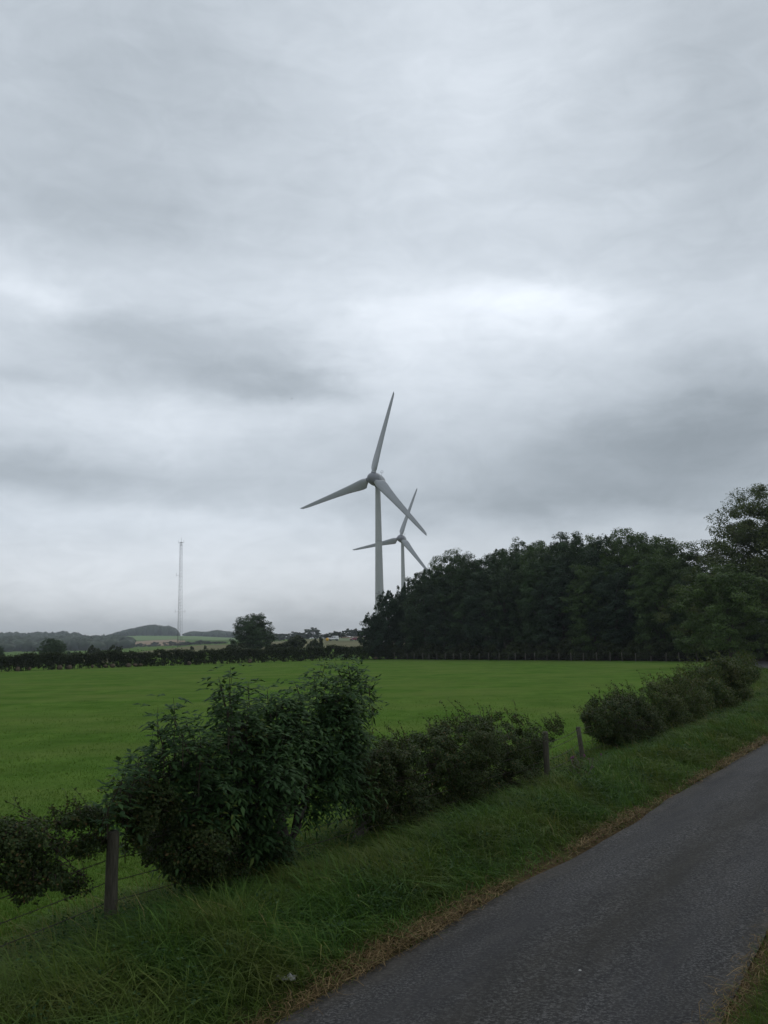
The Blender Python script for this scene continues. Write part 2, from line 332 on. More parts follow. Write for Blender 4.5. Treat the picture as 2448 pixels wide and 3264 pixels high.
def ground(X, Y, full=False):
    X = np.atleast_1d(np.asarray(X, float)); Y = np.atleast_1d(np.asarray(Y, float))
    s, o = road_so(X, Y); lo = -o - HW; ro = o - HW
    z = far_z(X, Y)
    near = (np.hypot(X, Y) < 260)
    hump = .08 * np.sin(X * 1.7 + Y * .6) * np.sin(Y * 1.3 - X * .4)
    zl = sm(0., .5, lo) * .10 + np.exp(-((lo - 1.4) / .8) ** 2) * .13 + sm(0.2, 1.2, lo) * hump * sm(6, 3, lo) + .012 * np.sin(X * .31) * np.sin(Y * .23)
    zr = sm(0., .4, ro) * .10 + sm(.45, 1.9, ro) * 1.4 * sm(60, 25, s) + sm(.3, 5, ro) * sm(100, 135, s) * 2.2
    inr = np.abs(o) < HW
    zz = np.where(inr, -.10 * sm(0, .25, HW - np.abs(o)), np.where(o < 0, zl, zr))
    z = z + np.where(near, zz, 0.)
    if full:
        vg = np.where(o < 0, sm(3.9, 2.9, lo + .35 * np.sin(X * 2.1 + Y)), sm(30, 20, ro)) * near
        ed = np.where(o < 0, sm(.30, .06, lo + .12 * np.sin(X * 3.1 + Y * 1.3)), sm(.25, .05, ro)) * near
        return z, vg, ed
    return z
def gz(x, y): return float(ground([x], [y])[0])

# ground sheet
A0 = np.radians(np.concatenate([np.arange(-180, -34, 4.), np.arange(-34, 34, .34), np.arange(34, 180, 4.)]))
RR = np.concatenate([[.4], .4 * np.exp(np.arange(1, 378) * .025)]); RR = RR[RR < 5000]; RR = np.r_[RR, 5000]
aa, rr = np.meshgrid(A0, RR); X = (rr * np.sin(aa)).ravel(); Y = (rr * np.cos(aa)).ravel()
Z, VG, ED = ground(X, Y, True)
nr, na = aa.shape; i = np.arange(nr - 1)[:, None] * na; j = np.arange(na)[None]; k = (j + 1) % na
Q = np.stack([i + j, i + k, i + na + k, i + na + j], -1).reshape(-1, 4)
cV = np.vstack([np.c_[X, Y, Z], [[0, 0, gz(0, 0)]]])
T = np.stack([np.arange(na), np.full(na, nr * na), (np.arange(na) + 1) % na], 1)
tag(build('ground', cV, [Q[:, ::-1], T], MT['turf'], smooth=True, extra={'verge': np.r_[VG, VG[0]], 'edge': np.r_[ED, ED[0]]}), kind='structure')

# road
rng = np.random.default_rng(5)
ne = 15; uu = np.linspace(-1, 1, ne); sel = S > -38
jl = np.convolve(rng.normal(size=len(S)), np.ones(3) / 3, 'same') * .045 + np.convolve(rng.normal(size=len(S)), np.ones(9) / 9, 'same') * .09
jr = np.convolve(rng.normal(size=len(S)), np.ones(3) / 3, 'same') * .045 + np.convolve(rng.normal(size=len(S)), np.ones(9) / 9, 'same') * .09
half = np.where(uu[None] < 0, HW + jl[:, None], HW + jr[:, None]); half = half + np.where(uu[None] < 0, .10 * np.clip((6 - S[:, None]) / 8, 0, 1), 0.); off = uu[None] * half
RX = PATH[:, None, 0] + off * PN[:, None, 0]; RY = PATH[:, None, 1] + off * PN[:, None, 1]
RZ = .012 + .035 * (1 - uu[None] ** 2) + far_z(RX.ravel(), RY.ravel()).reshape(RX.shape)
V = np.stack([RX, RY, RZ], -1).reshape(-1, 3); n = len(S); i = np.arange(n - 1)[:, None] * ne; j = np.arange(ne - 1)[None]
Q = np.stack([i + j, i + j + 1, i + ne + j + 1, i + ne + j], -1).reshape(-1, 4)
tag(build('road', V, [Q], MT['asphalt'], uv=np.stack([off, np.broadcast_to(S[:, None], off.shape)], -1).reshape(-1, 2), smooth=True), kind='structure')

# far fields laid on the land: corners given as (sight x, distance)
def sheet(name, x0, x1, rfun0, rfun1, m, lift, nx=40, ny=24):
    xs = np.linspace(x0, x1, nx); V = []
    for x in xs:
        a = azel(x, 2050)[0]; r = np.linspace(rfun0(x), rfun1(x), ny)
        V.append(np.c_[r * math.sin(a), r * math.cos(a), np.zeros(ny)])
    V = np.array(V).reshape(-1, 3); V[:, 2] = far_z(V[:, 0], V[:, 1]) + lift
    i = np.arange(nx - 1)[:, None] * ny; j = np.arange(ny - 1)[None]
    return tag(build(name, V, [np.stack([i + j, i + ny + j, i + ny + j + 1, i + j + 1], -1).reshape(-1, 4)], m, smooth=True), kind='structure')
sheet('rough_pasture', -250, 2600, lambda x: np.interp(x, [-300, 0, 1240, 1500, 2600], [150, 150, 185, 190, 190]), lambda x: 640, MT['rough'], .05, 120, 60)
sheet('stubble_field', 395, 590, lambda x: np.interp(x, [395, 590], [1500, 1100]), lambda x: np.interp(x, [395, 480, 560, 590], [1880, 2000, 2020, 1800]), MT['tan'], .6)
sheet('far_meadow', 250, 800, lambda x: np.interp(x, [250, 395, 396, 590, 800], [1950, 1960, 2030, 2040, 1700]), lambda x: 2480, MT['pale_green'], .6)
sheet('stubble_field', 1085, 1300, lambda x: 610, lambda x: 760, MT['tan'], .35)
sheet('far_meadow', 1040, 1260, lambda x: 400, lambda x: 600, MT['pale_green'] if False else noisy_mat('grazed_grass', (.080, .105, .035), (.105, .128, .045), .06), .15)

# ------------------------------------------------------------------ vegetation builders
def in_lobes(lobes, n, rng, shell=.5, wpow=.75):
    c = np.array([l[:3] for l in lobes]); r = np.array([l[3:6] for l in lobes]); wt = np.prod(r, 1) ** wpow; wt /= wt.sum()
    k = rng.choice(len(lobes), n, p=wt); d = nrmz(rng.normal(size=(n, 3))); u = (shell + (1 - shell) * rng.uniform(0, 1, n)) ** .8
    return c[k] + d * r[k] * u[:, None], d, k
def clumped(lobes, nclump, nleaf, cr, size, rng, asp=.5, shell=.55, flat=.65, zmin=None, upw=.5):
    cp, cd, _ = in_lobes(lobes, nclump, rng, shell)
    cs = cr * rng.uniform(.55, 1.3, nclump)
    k = rng.integers(0, nclump, nleaf)
    g = rng.normal(size=(nleaf, 3)); g = nrmz(g) * rng.uniform(.2, 1, nleaf)[:, None] ** .6
    p = cp[k] + g * cs[k][:, None] * np.array([1, 1, flat])
    nr_ = cd[k] * .5 + g * .5 + np.array([0, 0, upw]) + rng.normal(size=(nleaf, 3)) * .45
    if zmin is not None:
        kp = p[:, 2] > zmin; p, nr_ = p[kp], nr_[kp]
    return leafquads(p, nr_, size, asp, rng)
def limb(a, b, r0, r1, rng, n=6, wob=.08, sag=0.):
    a = np.array(a, float); b = np.array(b, float); t = np.linspace(0, 1, n)[:, None]; ln = np.linalg.norm(b - a)
    w_ = rng.normal(size=(n, 3)) * wob * ln * np.sin(t * PI); w_[:, 2] += (np.sin(t * PI) * sag * ln)[:, 0]
    return tube(a + (b - a) * t + w_, np.linspace(r0, r1, n), 6)
def make_tree(name, H, Rm, rng, m, base=.06, nclump=170, nleaf=24000, cr=.95, size=.17, nl=16, trunk_r=.28, sprigs=40, profile=None, asp=.55, shell=.5, core=.62):
    lobes = []
    for q in range(nl):
        t = (q + .5) / nl; z = H * (base + (1 - base) * (.12 + .76 * t)); pr = (profile or (lambda u: math.sqrt(max(.05, 1 - ((u - .42) / .62) ** 2))))(t)
        R = Rm * pr; a = q * 2.4 + rng.uniform(-.4, .4); lr = Rm * rng.uniform(.36, .52) * (.75 + .35 * pr)
        d = max(0, R - lr * .75)
        lobes.append((math.cos(a) * d, math.sin(a) * d, z, lr, lr, min(lr * .85, H * .2)))
    lobes.append((0, 0, H * (base + (1 - base) * .53), Rm * core, Rm * core, H * (1 - base) * (.36 if core < .7 else .46)))
    LV, LQ, LR = clumped(lobes, nclump, nleaf, cr, size, rng, asp, shell, zmin=.1)
    parts = [(LV, [LQ])]; rs = [LR]
    tips = [max(lobes, key=lambda l: l[2])] + lobes[-8:]
    for q in range(sprigs):                             # leading shoots breaking the outline
        l = lobes[rng.integers(len(lobes) // 3, len(lobes))]; d = nrmz(rng.normal(size=3) + np.array([0, 0, 1.1]))
        c = np.array(l[:3]) + d * np.array(l[3:6]) * .84; n = 60
        t = rng.uniform(0, 1, n)[:, None]; p = c + d * t * cr * rng.uniform(.15, .75) + rng.normal(size=(n, 3)) * .23 * (1.15 - t) * cr
        v, f, r = leafquads(p, rng.normal(size=(n, 3)) + np.array([0, 0, .6]), size, asp, rng); parts.append((v, [f])); rs.append(r)
    V, Fc = merge(parts)
    root = empty(name, (0, 0, 0), 'tree', 'tree')
    tag(build('crown', V, Fc, m, root, rnd=np.concatenate(rs)), kind='stuff')
    tp = [limb((0, 0, -.4), (rng.normal() * .2, rng.normal() * .2, H * .72), trunk_r, trunk_r * .3, rng, 8, .015)]
    for l in lobes[::2]:
        z0 = max(H * .1, min(l[2] * .62, H * .6)); tp.append(limb((0, 0, z0), (l[0] * 1.1, l[1] * 1.1, l[2]), trunk_r * .42, trunk_r * .1, rng, 6, .06, .05))
    TV, TF = merge(tp); build('trunk', TV, TF, MT['bark'], root)
    return root
def place(o, x, y, sx, sz, rz, label=None, group=None, z=None, cat=None, sy=None):
    o.location = (x, y, (gz(x, y) if z is None else z) - .05); o.rotation_euler = (0, 0, rz); o.scale = (sx, sy or sx, sz)
    if label: o['label'] = label
    if cat: o['category'] = cat
    if group: o['group'] = group
    elif 'group' in o: del o['group']
    return o
used = {}
def spawn(proto, *a, **k):
    o = proto if proto.name not in used else copy_tree(proto)
    used[proto.name] = 1
    return place(o, *a, **k)

# ------------------------------------------------------------------ the wood behind the pasture
rng = np.random.default_rng(11)
wood = []
ROUND = lambda u: math.sqrt(max(.3, 1 - ((u - .45) / .72) ** 2))
for q in range(5):
    wood.append(make_tree('woodland_tree', 18, 5.0, rng, MT['wood_leaf'] if q % 2 == 0 else MT['wood_leaf_b'], base=.01, nclump=330, nleaf=38000, cr=.85, size=.135, nl=20, sprigs=26, profile=ROUND, core=.86))
OUT = [(1140, 2005), (1150, 1965), (1180, 1935), (1232, 1885), (1262, 1842), (1330, 1812), (1385, 1775), (1450, 1762), (1530, 1756), (1600, 1738), (1700, 1722), (1770, 1704), (1825, 1690),
       (1880, 1702), (1950, 1706), (2022, 1690), (2100, 1700), (2170, 1712), (2230, 1800), (2600, 1800)]
W0 = P(1262, 2104)[:2]; W2 = P(2240, 2112)[:2]; wl = np.linalg.norm(W2 - W0); wt = (W2 - W0) / wl; wn = np.array([-wt[1], wt[0]])
if wn[1] < 0: wn = -wn
def sightx(x, y):
    d = np.array([x, y, 0]) - CAM; return 1224 + FPX * (d @ _CX) / (d @ _F)
def top_h(x, y, ytop):
    sx = sightx(x, y); r = math.hypot(x, y); d = ray(sx, ytop); return CAMH + d[2] * r / math.hypot(d[0], d[1]) - gz(x, y)
wood.append(make_tree('woodland_tree', 18, 5.0, rng, MT['wood_leaf_c'], base=.01, nclump=330, nleaf=38000, cr=.85, size=.135, nl=20, sprigs=26, profile=ROUND, core=.86))
wi = 0
rows = [(4.4, 12, 1.0), (9.5, 11, .985), (16, 9, .95), (24, 7, .93)]
for ri, (offb, cnt, hs) in enumerate(rows):
    for q in range(cnt):
        s = (q + .5 + .25 * rng.uniform(-1, 1)) / cnt * (wl + 3) + .5
        p = W0 + wt * s + wn * (offb + rng.uniform(-.8, .8)); sx = sightx(*p)
        h = top_h(p[0], p[1], float(np.interp(sx, [a for a, _ in OUT], [b for _, b in OUT]))) * hs * rng.uniform(.93, 1.01)
        if ri == 0: h *= rng.uniform(.75, .95)
        lab = 'dark broadleaf tree in the front row of the wood behind the wire fence' if ri == 0 else 'dark broadleaf tree deep in the wood, only its upper crown showing'
        spawn(wood[5] if (sx > 1880 and wi % 2) or (ri == 1 and wi % 4 == 0) else wood[wi % 5], p[0], p[1], rng.uniform(.82, 1.02) * min(1.05, .62 + h / 40), h / 16.7, rng.uniform(0, 6.28), lab, 'front row of the wood' if ri == 0 else 'inner trees of the wood', cat='tree')
        wi += 1
# left end of the wood
oak_end = make_tree('oak_tree', 10, 4.2, rng, MT['wood_leaf_b'], base=.0, nclump=170, nleaf=24000, cr=.85, size=.15, nl=15, sprigs=50, profile=lambda u: math.sqrt(max(.05, 1 - ((u - .3) / .75) ** 2)))
for (sx, r, ytop, rad, lab) in [(1192, 176, 1940, 3.0, 'low dark oak at the left end of the wood, leaning out past the hedge'), (1240, 178, 1866, 3.8, 'dark oak just right of the near turbine tower base, second from the wood end'), (1300, 182, 1838, 3.6, 'dark tree under the far turbine, third from the left end of the wood'), (1368, 178, 1794, 4.6, 'dark rounded tree right of the far turbine tower, fourth from the wood end')]:
    p = D(sx, 2050, r); h = top_h(p[0], p[1], ytop)
    spawn(oak_end, p[0], p[1], rad / 4.2, h / 10.3, rng.uniform(0, 6), lab)
# low undergrowth along the wood's foot
def bushmesh(rng, m, nleaf=5000, size=.13):
    lobes = [(rng.uniform(-1, 1), rng.uniform(-.6, .6), rng.uniform(.4, 1.2), .9, .8, .7) for _ in range(6)]
    V, Q_, R_ = clumped(lobes, 60, nleaf, .35, size, rng, .55, .5, zmin=.02)
    return V, [Q_], R_
under = []
for q in range(3):
    V, F_, R_ = bushmesh(rng, None)
    root = empty('understorey_bush', (0, 0, 0), 'dark bush', 'bush'); tag(build('foliage', V, F_, MT['hedge_leaf'], root, rnd=R_), kind='stuff')
    st = [limb((rng.normal() * .15, rng.normal() * .1, -.1), (rng.normal() * .7, rng.normal() * .5, 1.1), .04, .015, rng, 5, .08) for _ in range(5)]
    sV, sF = merge(st); build('stem', sV, sF, MT['twig'], root); under.append(root)
for q in range(26):
    s = (q + .5) / 26 * (wl + 8) - 6; p = W0 + wt * s + wn * (2.0 + rng.uniform(-.2, .9))
    spawn(under[q % 3], p[0], p[1], rng.uniform(1.0, 1.5), rng.uniform(.9, 1.9), rng.uniform(0, 6), 'dark undergrowth bush at the foot of the wood behind the wire fence', 'undergrowth along the wood')

# leaf litter under the trees
fl = [W0 + wt * a + wn * b for a in np.linspace(-12, wl + 4, 16) for b in np.linspace(.9, 42, 10)]; fl = np.array(fl); i = np.arange(15)[:, None] * 10; j = np.arange(9)[None]
tag(build('woodland_floor', np.c_[fl, ground(fl[:, 0], fl[:, 1]) + .06], [np.stack([i + j, i + 10 + j, i + 11 + j, i + 1 + j], -1).reshape(-1, 4)], noisy_mat('leaf_litter', (.018, .014, .009), (.045, .036, .024), 3, .95, .05, .5), smooth=True), kind='structure')
for q in range(30):
    s = (q + .5) / 30 * (wl + 10) - 8; p = W0 + wt * s + wn * (6.5 + rng.uniform(-1, 3)); o = copy_tree(under[q % 3])
    place(o, p[0], p[1], rng.uniform(1.3, 1.9), rng.uniform(1.6, 2.6), rng.uniform(0, 6), 'dark undergrowth bush at the foot of the wood behind the wire fence', 'undergrowth along the wood')

# fence along the wood
wf = empty('wire_fence', (*W0, 0), 'wire fence of grey wooden posts along the foot of the wood', 'fence')
fx = [1258, 1298, 1320, 1348, 1368, 1393, 1419, 1446, 1470, 1498, 1528, 1558, 1591, 1621, 1643, 1675, 1705, 1744, 1782, 1821, 1860, 1903, 1945, 1984, 2026, 2075, 2123, 2166, 2224]
pm = None; fpts = []
for q, x in enumerate(fx):
    d = ray(x, 2107); d2 = d[:2] / np.linalg.norm(d[:2])
    A = np.array([[d2[0], -wt[0]], [d2[1], -wt[1]]]); t, _ = np.linalg.solve(A, W0 - wn * .1); p = d2 * t
    hgt = rng.uniform(1.08, 1.25) if q != 25 else .75
    if pm is None:
        n = 8; V, F_ = tube([(0, 0, -.3), (0, 0, .5), (0, 0, 1.0)], [.062, .06, .056], 8); pm = build('post', V, F_, MT['post_far'], wf); o = pm
    else:
        o = pm.copy(); col.objects.link(o)
    z = gz(*p); o.parent = wf; o.location = (p[0] - W0[0], p[1] - W0[1], z); o.scale = (1, 1, hgt); o.rotation_euler = (rng.normal() * .03, rng.normal() * .03, rng.uniform(0, 6)); fpts.append((p[0] - W0[0], p[1] - W0[1], z))
for hz in (.35, .68, 1.0):
    V, F_ = tube([(a, b - .07, c_ + hz) for a, b, c_ in fpts], .012, 4); build('wire', V, F_, MT['wire'], wf)

# ------------------------------------------------------------------ trees by the bend of the road
rng = np.random.default_rng(23)
o = make_tree('roadside_tree', 12, 5.6, rng, MT['ash_leaf'], base=.07, nclump=230, nleaf=36000, cr=.8, size=.12, nl=20, sprigs=60, trunk_r=.2)
p = D(2325, 2050, 99); place(o, p[0], p[1], .98, top_h(p[0], p[1], 1790) / 12.3, .7, 'lighter green bushy tree beside the road at the right edge, in front of the wood', cat='tree')
o = make_tree('oak_tree', 22, 10.5, rng, MT['oak_leaf'], base=.12, nclump=820, nleaf=150000, cr=1.3, size=.14, nl=30, sprigs=40, trunk_r=.5, shell=.3, core=.8, profile=lambda u: math.sqrt(max(.08, 1 - ((u - .45) / .66) ** 2)))
p = D(2500, 2050, 138); place(o, p[0], p[1], 1.04, top_h(p[0], p[1], 1560) / 22.5, 2.1, 'tallest tree, an open oak rising above the wood at the right edge', cat='tree')
o = make_tree('woodland_tree', 14, 6, rng, MT['oak_leaf'], base=.03, nclump=170, nleaf=22000, cr=1.0, size=.16, nl=16, sprigs=40)
p = D(2270, 2050, 128); place(o, p[0], p[1], 1., top_h(p[0], p[1], 1790) / 14.3, 1.1, 'dark tree filling the dip between the wood and the tall oak', cat='tree')
for q, (sx, r, yt) in enumerate([(2420, 160, 1850), (2560, 150, 1800), (2340, 168, 1800), (2600, 118, 1850)]):
    p = D(sx, 2050, r); o = copy_tree(wood[q]); place(o, p[0], p[1], 1.1, top_h(p[0], p[1], yt) / 18.3, q * 1.3, 'dark tree beyond the road bend under the tall oak', 'trees beyond the bend', cat='tree')
V, F_, R_ = bushmesh(rng, None, 9000, .08)
o = empty('elder_bush', (0, 0, 0), 'small pale green bush at the road bend under the bushy tree', 'bush'); tag(build('foliage', V, F_, MT['ash_leaf'], o, rnd=R_), kind='stuff')
sV, sF = merge([limb((0, 0, -.1), (rng.normal() * .7, rng.normal() * .5, 1.1), .04, .015, rng, 5, .08) for _ in range(5)]); build('stem', sV, sF, MT['twig'], o)
p = D(2352, 2100, 84); place(o, p[0], p[1], .75, 1.0, 0, z=gz(*p[:2]) + .1)

# ------------------------------------------------------------------ far hedge across the pasture
rng = np.random.default_rng(31)
hp_ = np.array([P(x, y)[:2] for x, y in [(-420, 2163), (0, 2144), (300, 2132), (600, 2122), (1000, 2108), (1255, 2103)]])
cum = np.r_[0, np.cumsum(np.linalg.norm(np.diff(hp_, axis=0), axis=1))]
def hedge_at(s): return np.stack([np.interp(s, cum, hp_[:, 0]), np.interp(s, cum, hp_[:, 1])], -1)
nc = 5200; s = rng.uniform(0, cum[-1], nc); hh = 2.15 + .35 * np.interp(s, [0, cum[-1]], [0, 1]) + .14 * np.sin(s * .55) + .12 * np.sin(s * 1.37 + 1)
u = rng.uniform(0, 1, nc) ** .7; bot = .02 + .14 * np.sin(s * .8) + .14 * np.sin(s * 2.3)
cz = np.maximum(bot, .1) + (hh - np.maximum(bot, .1)) * u; lat = rng.uniform(-.6, .6, nc)
base_ = hedge_at(s); tang = np.gradient(hedge_at(np.linspace(0, cum[-1], 50)), axis=0); hn = nrmz(np.array([[-(hp_[-1] - hp_[0])[1], (hp_[-1] - hp_[0])[0]]]))[0]
cpos = np.c_[base_ + lat[:, None] * hn, cz + ground(base_[:, 0], base_[:, 1])]
nl_ = 130000; k = rng.integers(0, nc, nl_); g = nrmz(rng.normal(size=(nl_, 3))) * rng.uniform(.15, 1, (nl_, 1)) * np.array([.36, .36, .26]); pts = cpos[k] + g
pts[:, 2] += (rng.uniform(0, 1, nl_) < .04) * (u[k] > .85) * rng.uniform(0, .5, nl_)
V, Q_, R_ = leafquads(pts, g * 2 + rng.normal(size=g.shape) * .4 + np.array([0, 0, .35]), .105, .6, rng)
hr = empty('field_hedge', (0, 0, 0), 'long dark clipped hedge across the far side of the pasture', 'hedge')
tag(build('foliage', V, [Q_], MT['hedge_leaf'], hr, rnd=R_), kind='stuff')
st = []
for q in range(170):
    b = hedge_at(np.array([rng.uniform(0, cum[-1])]))[0]; z = gz(*b); st.append(limb((b[0], b[1], z - .1), (b[0] + rng.normal() * .3, b[1] + rng.normal() * .2, z + 1.1), .045, .02, rng, 4, .06))
sV, sF = merge(st); tag(build('stem', sV, sF, MT['twig'], hr), kind='stuff')
# bare earth and stones showing under the hedge
def lump(c, r, rng, seg=9, rings=6):
    th = np.linspace(0, PI, rings + 1); ph = np.arange(seg) * 2 * PI / seg
    V = np.array([[math.sin(t) * math.cos(a), math.sin(t) * math.sin(a), math.cos(t)] for t in th for a in ph]); V *= 1 + rng.normal(size=(len(V), 1)) * .13
    V = V * np.array(r) + np.array(c); i = np.arange(rings)[:, None] * seg; j = np.arange(seg)[None]; k = (j + 1) % seg
    return V, [np.stack([i + j, i + seg + j, i + seg + k, i + k], -1).reshape(-1, 4)]
for sx in (52, 90, 185, 213, 288, 330, 352, 402, 425, 441, 595, 790, 1190):
    d = ray(sx, 2110); d2 = d[:2] / np.linalg.norm(d[:2]); ss = np.linspace(0, cum[-1], 600); h_ = hedge_at(ss); k = np.argmin(np.abs(np.arctan2(h_[:, 0], h_[:, 1]) - math.atan2(d2[0], d2[1]))); b = h_[k] - hn * np.sign(hn[1]) * .55
    V, F_ = lump((b[0], b[1], gz(*b) + .3), (rng.uniform(.25, .5), .2, rng.uniform(.2, .4)), rng); build('earth_bank', V, F_, MT['earth'], hr, smooth=True)

# scrub and single trees beyond the hedge
rng = np.random.default_rng(37)
field_tree = make_tree('field_tree', 9, 4.4, rng, MT['wood_leaf'], base=.0, nclump=480, nleaf=42000, cr=.7, size=.12, nl=20, sprigs=6, shell=.35, core=.96, trunk_r=.3, profile=lambda u: math.sqrt(max(.2, 1 - ((u - .35) / .72) ** 2)))
p = D(805, 2050, 235); place(field_tree, p[0], p[1], 1.2, top_h(p[0], p[1], 1952) / 9.1, .4, 'big round dark tree standing alone beyond the hedge', cat='tree')
p = D(166, 2050, 240); o = copy_tree(field_tree); place(o, p[0], p[1], .78, top_h(p[0], p[1], 2030) / 9.2, 2.4, 'round dark tree beyond the hedge near the left edge', cat='tree')
p = D(-6, 2050, 230); o = copy_tree(field_tree); place(o, p[0], p[1], .4, top_h(p[0], p[1], 2056) / 9.2, 1.4, 'tree cut off by the left edge beyond the hedge', cat='tree')
for (sx, r, yt, rad, lab) in [(930, 240, 2024, 3.6, 'wide dark thorn bush right of the lone round tree'), (1006, 245, 2022, 2.1, 'dark round thorn bush just left of the white pickup'), (865, 235, 2052, 1.8, 'low scrub bush at the right foot of the lone round tree'), (735, 236, 2050, 1.5, 'low scrub bush at the left foot of the lone round tree'),
                              (300, 260, 2056, 2.0, 'dark bush beyond the hedge right of the left round tree'), (372, 270, 2054, 2.2, 'tall dark bush beyond the hedge below the wooded hill'), (90, 250, 2078, 4, 'broad scrub bush beyond the hedge left of the left round tree'), (235, 255, 2072, 3, 'pale green scrub beyond the hedge between two bushes'),
                              (655, 300, 2056, .55, 'small dark gorse bush on the rough pasture left of the lone tree'), (612, 300, 2058, .7, 'low dark gorse bush on the rough pasture near the mast'), (1162, 330, 2036, .5, 'tiny dark bush on the grazed slope right of the red car')]:
    p = D(sx, 2050, r); V, F_, R_ = bushmesh(rng, None, 4200, .15); hgt = max(.5, top_h(p[0], p[1], yt))
    root = empty('thorn_bush', (0, 0, 0), lab, 'bush'); tag(build('foliage', V, F_, MT['hedge_leaf'] if 'pale' not in lab else MT['wood_leaf'], root, rnd=R_), kind='stuff')
    sV, sF = merge([limb((0, 0, -.1), (rng.normal() * .6, rng.normal() * .4, 1.0), .05, .02, rng, 5, .08) for _ in range(4)]); build('stem', sV, sF, MT['twig'], root)
    place(root, p[0], p[1], rad / 1.7, hgt / 1.85, rng.uniform(-.4, .4))
# skyline trees
sk = [make_tree('skyline_tree', 9, 4.5, rng, MT['far_leaf'], base=.1, nclump=50, nleaf=2600, cr=1.1, size=.45, nl=10, sprigs=6, trunk_r=.25) for _ in range(3)]
SKY = [(995, 800, 2001, 9.5, 'broad flat-topped tree alone on the skyline left of the pickup'), (945, 850, 2014, 11, 'small tree on the skyline left of the flat-topped tree'), (905, 880, 2018, 10, 'small tree on the skyline left of the flat-topped tree'), (880, 900, 2020, 9, 'small tree on the skyline left of the flat-topped tree'), (965, 860, 2016, 8, 'small tree on the skyline left of the flat-topped tree'),
       (1033, 620, 2020, 4.5, 'dark tree right behind the white pickup'), (1050, 620, 2017, 4.5, 'dark tree right behind the white pickup'), (1073, 610, 2012, 5.5, 'dark tree right behind the white pickup'), (1088, 615, 2014, 5, 'dark tree right behind the white pickup'),
       (1110, 780, 2004, 6, 'sparse tree on the skyline between the red car and the wood, the left of two'), (1131, 780, 2004, 5.5, 'sparse tree on the skyline between the red car and the wood, the right of two'), (1145, 790, 2008, 5, 'skyline tree half hidden behind the left end of the wood'),
       (447, 1250, 2050, 9, 'lone dark tree on the tan stubble field, the left one'), (495, 1250, 2046, 8, 'tall lone tree on the tan stubble field, the middle one'), (486, 1240, 2058, 9, 'low spreading tree beside the tall lone tree on the stubble field'), (545, 1150, 2044, 11, 'broad tree at the right of the tan stubble field'),
       (592, 1100, 2045, 12, 'bushy far tree right of the mast foot'), (620, 1150, 2048, 10, 'bushy far tree right of the mast foot'), (640, 1100, 2040, 11, 'bushy far tree right of the mast foot'), (670, 1050, 2044, 11, 'bushy far tree right of the mast foot'), (700, 1000, 2046, 9, 'bushy far tree right of the mast foot'), (575, 1080, 2052, 9, 'bushy far tree right of the mast foot'),
       (280, 2000, 2034, 16, 'small far tree standing along the pale green meadow'), (333, 2050, 2030, 14, 'small far tree standing along the pale green meadow'), (382, 2000, 2028, 16, 'small far tree standing along the pale green meadow'), (352, 1900, 2040, 14, 'small far tree standing along the pale green meadow'),
       (225, 2450, 2027, 12, 'tiny tree on the far ridge left of the wooded hill'), (260, 2450, 2026, 13, 'tiny tree on the far ridge left of the wooded hill'), (270, 2450, 2027, 12, 'tiny tree on the far ridge left of the wooded hill'), (25, 2450, 2032, 14, 'tiny tree on the far ridge left of the wooded hill'), (330, 2450, 2026, 11, 'tiny tree on the far ridge left of the wooded hill'), (298, 2450, 2028, 10, 'tiny tree on the far ridge left of the wooded hill')]
from collections import Counter
cnt = Counter(l for *_, l in SKY)
for q, (sx, r, yt, rad, lab) in enumerate(SKY):
    p = D(sx, 2050, r); z = float(far_z(np.array([p[0]]), np.array([p[1]]))[0]); d = ray(sx, yt); h = max(3., CAMH + d[2] * r / math.hypot(d[0], d[1]) - z)
    spawn(sk[q % 3], p[0], p[1], rad / 4.5 * .9, h / 9.2, q * 1.1, lab, lab if cnt[lab] > 1 else None, z=z)
# far woods that read as one mass
def forest(name, pts, hs, rs, label, rng):
    parts = []; rn = []
    for (x, y), h, r in zip(pts, hs, rs):
        z = float(far_z(np.array([x]), np.array([y]))[0]); v, f = lump((x, y, z + h * .5), (r, r, h * .55), rng, 8, 5); parts.append((v, f)); rn.append(np.full(len(v), rng.uniform(0, 1)))
    V, F_ = merge(parts); return tag(build(name, V, F_, MT['far_leaf'], rnd=np.concatenate(rn)), label, 'woodland', kind='stuff')
def scat(n, x0, x1, r0, r1):
    xs = rng.uniform(x0, x1, n); r = np.array([rng.uniform(r0(x) if callable(r0) else r0, r1(x) if callable(r1) else r1) for x in xs]); a = np.array([azel(x, 2050)[0] for x in xs]); return np.c_[r * np.sin(a), r * np.cos(a)]
n = 900; forest('far_woodland', scat(n, -300, 410, 1180, lambda x: float(np.interp(x, [-300, 130, 250, 262, 400, 410], [2480, 2480, 2400, 1900, 1750, 1300]))), rng.uniform(9, 14, n), rng.uniform(7, 11, n), 'dark blue-green wood covering the far slope at the left', rng)
n = 420; xs = rng.uniform(352, 562, n); rr_ = rng.uniform(2400, 2560, n); a = np.array([azel(x, 2050)[0] for x in xs]); hs = np.interp(xs, [352, 400, 480, 540, 556, 562], [5, 14, 25, 22, 18, 8]) * rng.uniform(.9, 1.05, n)
forest('hilltop_wood', np.c_[rr_ * np.sin(a), rr_ * np.cos(a)], hs, rng.uniform(8, 12, n), 'dark wood capping the highest far hill left of the mast', rng)
n = 240; xs = rng.uniform(592, 770, n); rr_ = rng.uniform(2380, 2520, n); a = np.array([azel(x, 2050)[0] for x in xs]); hs = np.interp(xs, [592, 610, 660, 690, 740, 770], [8, 11, 11, 16, 14, 9]) * rng.uniform(.9, 1.05, n)
forest('ridge_wood', np.c_[rr_ * np.sin(a), rr_ * np.cos(a)], hs, rng.uniform(8, 12, n), 'dark strip of wood on the far ridge right of the mast', rng)

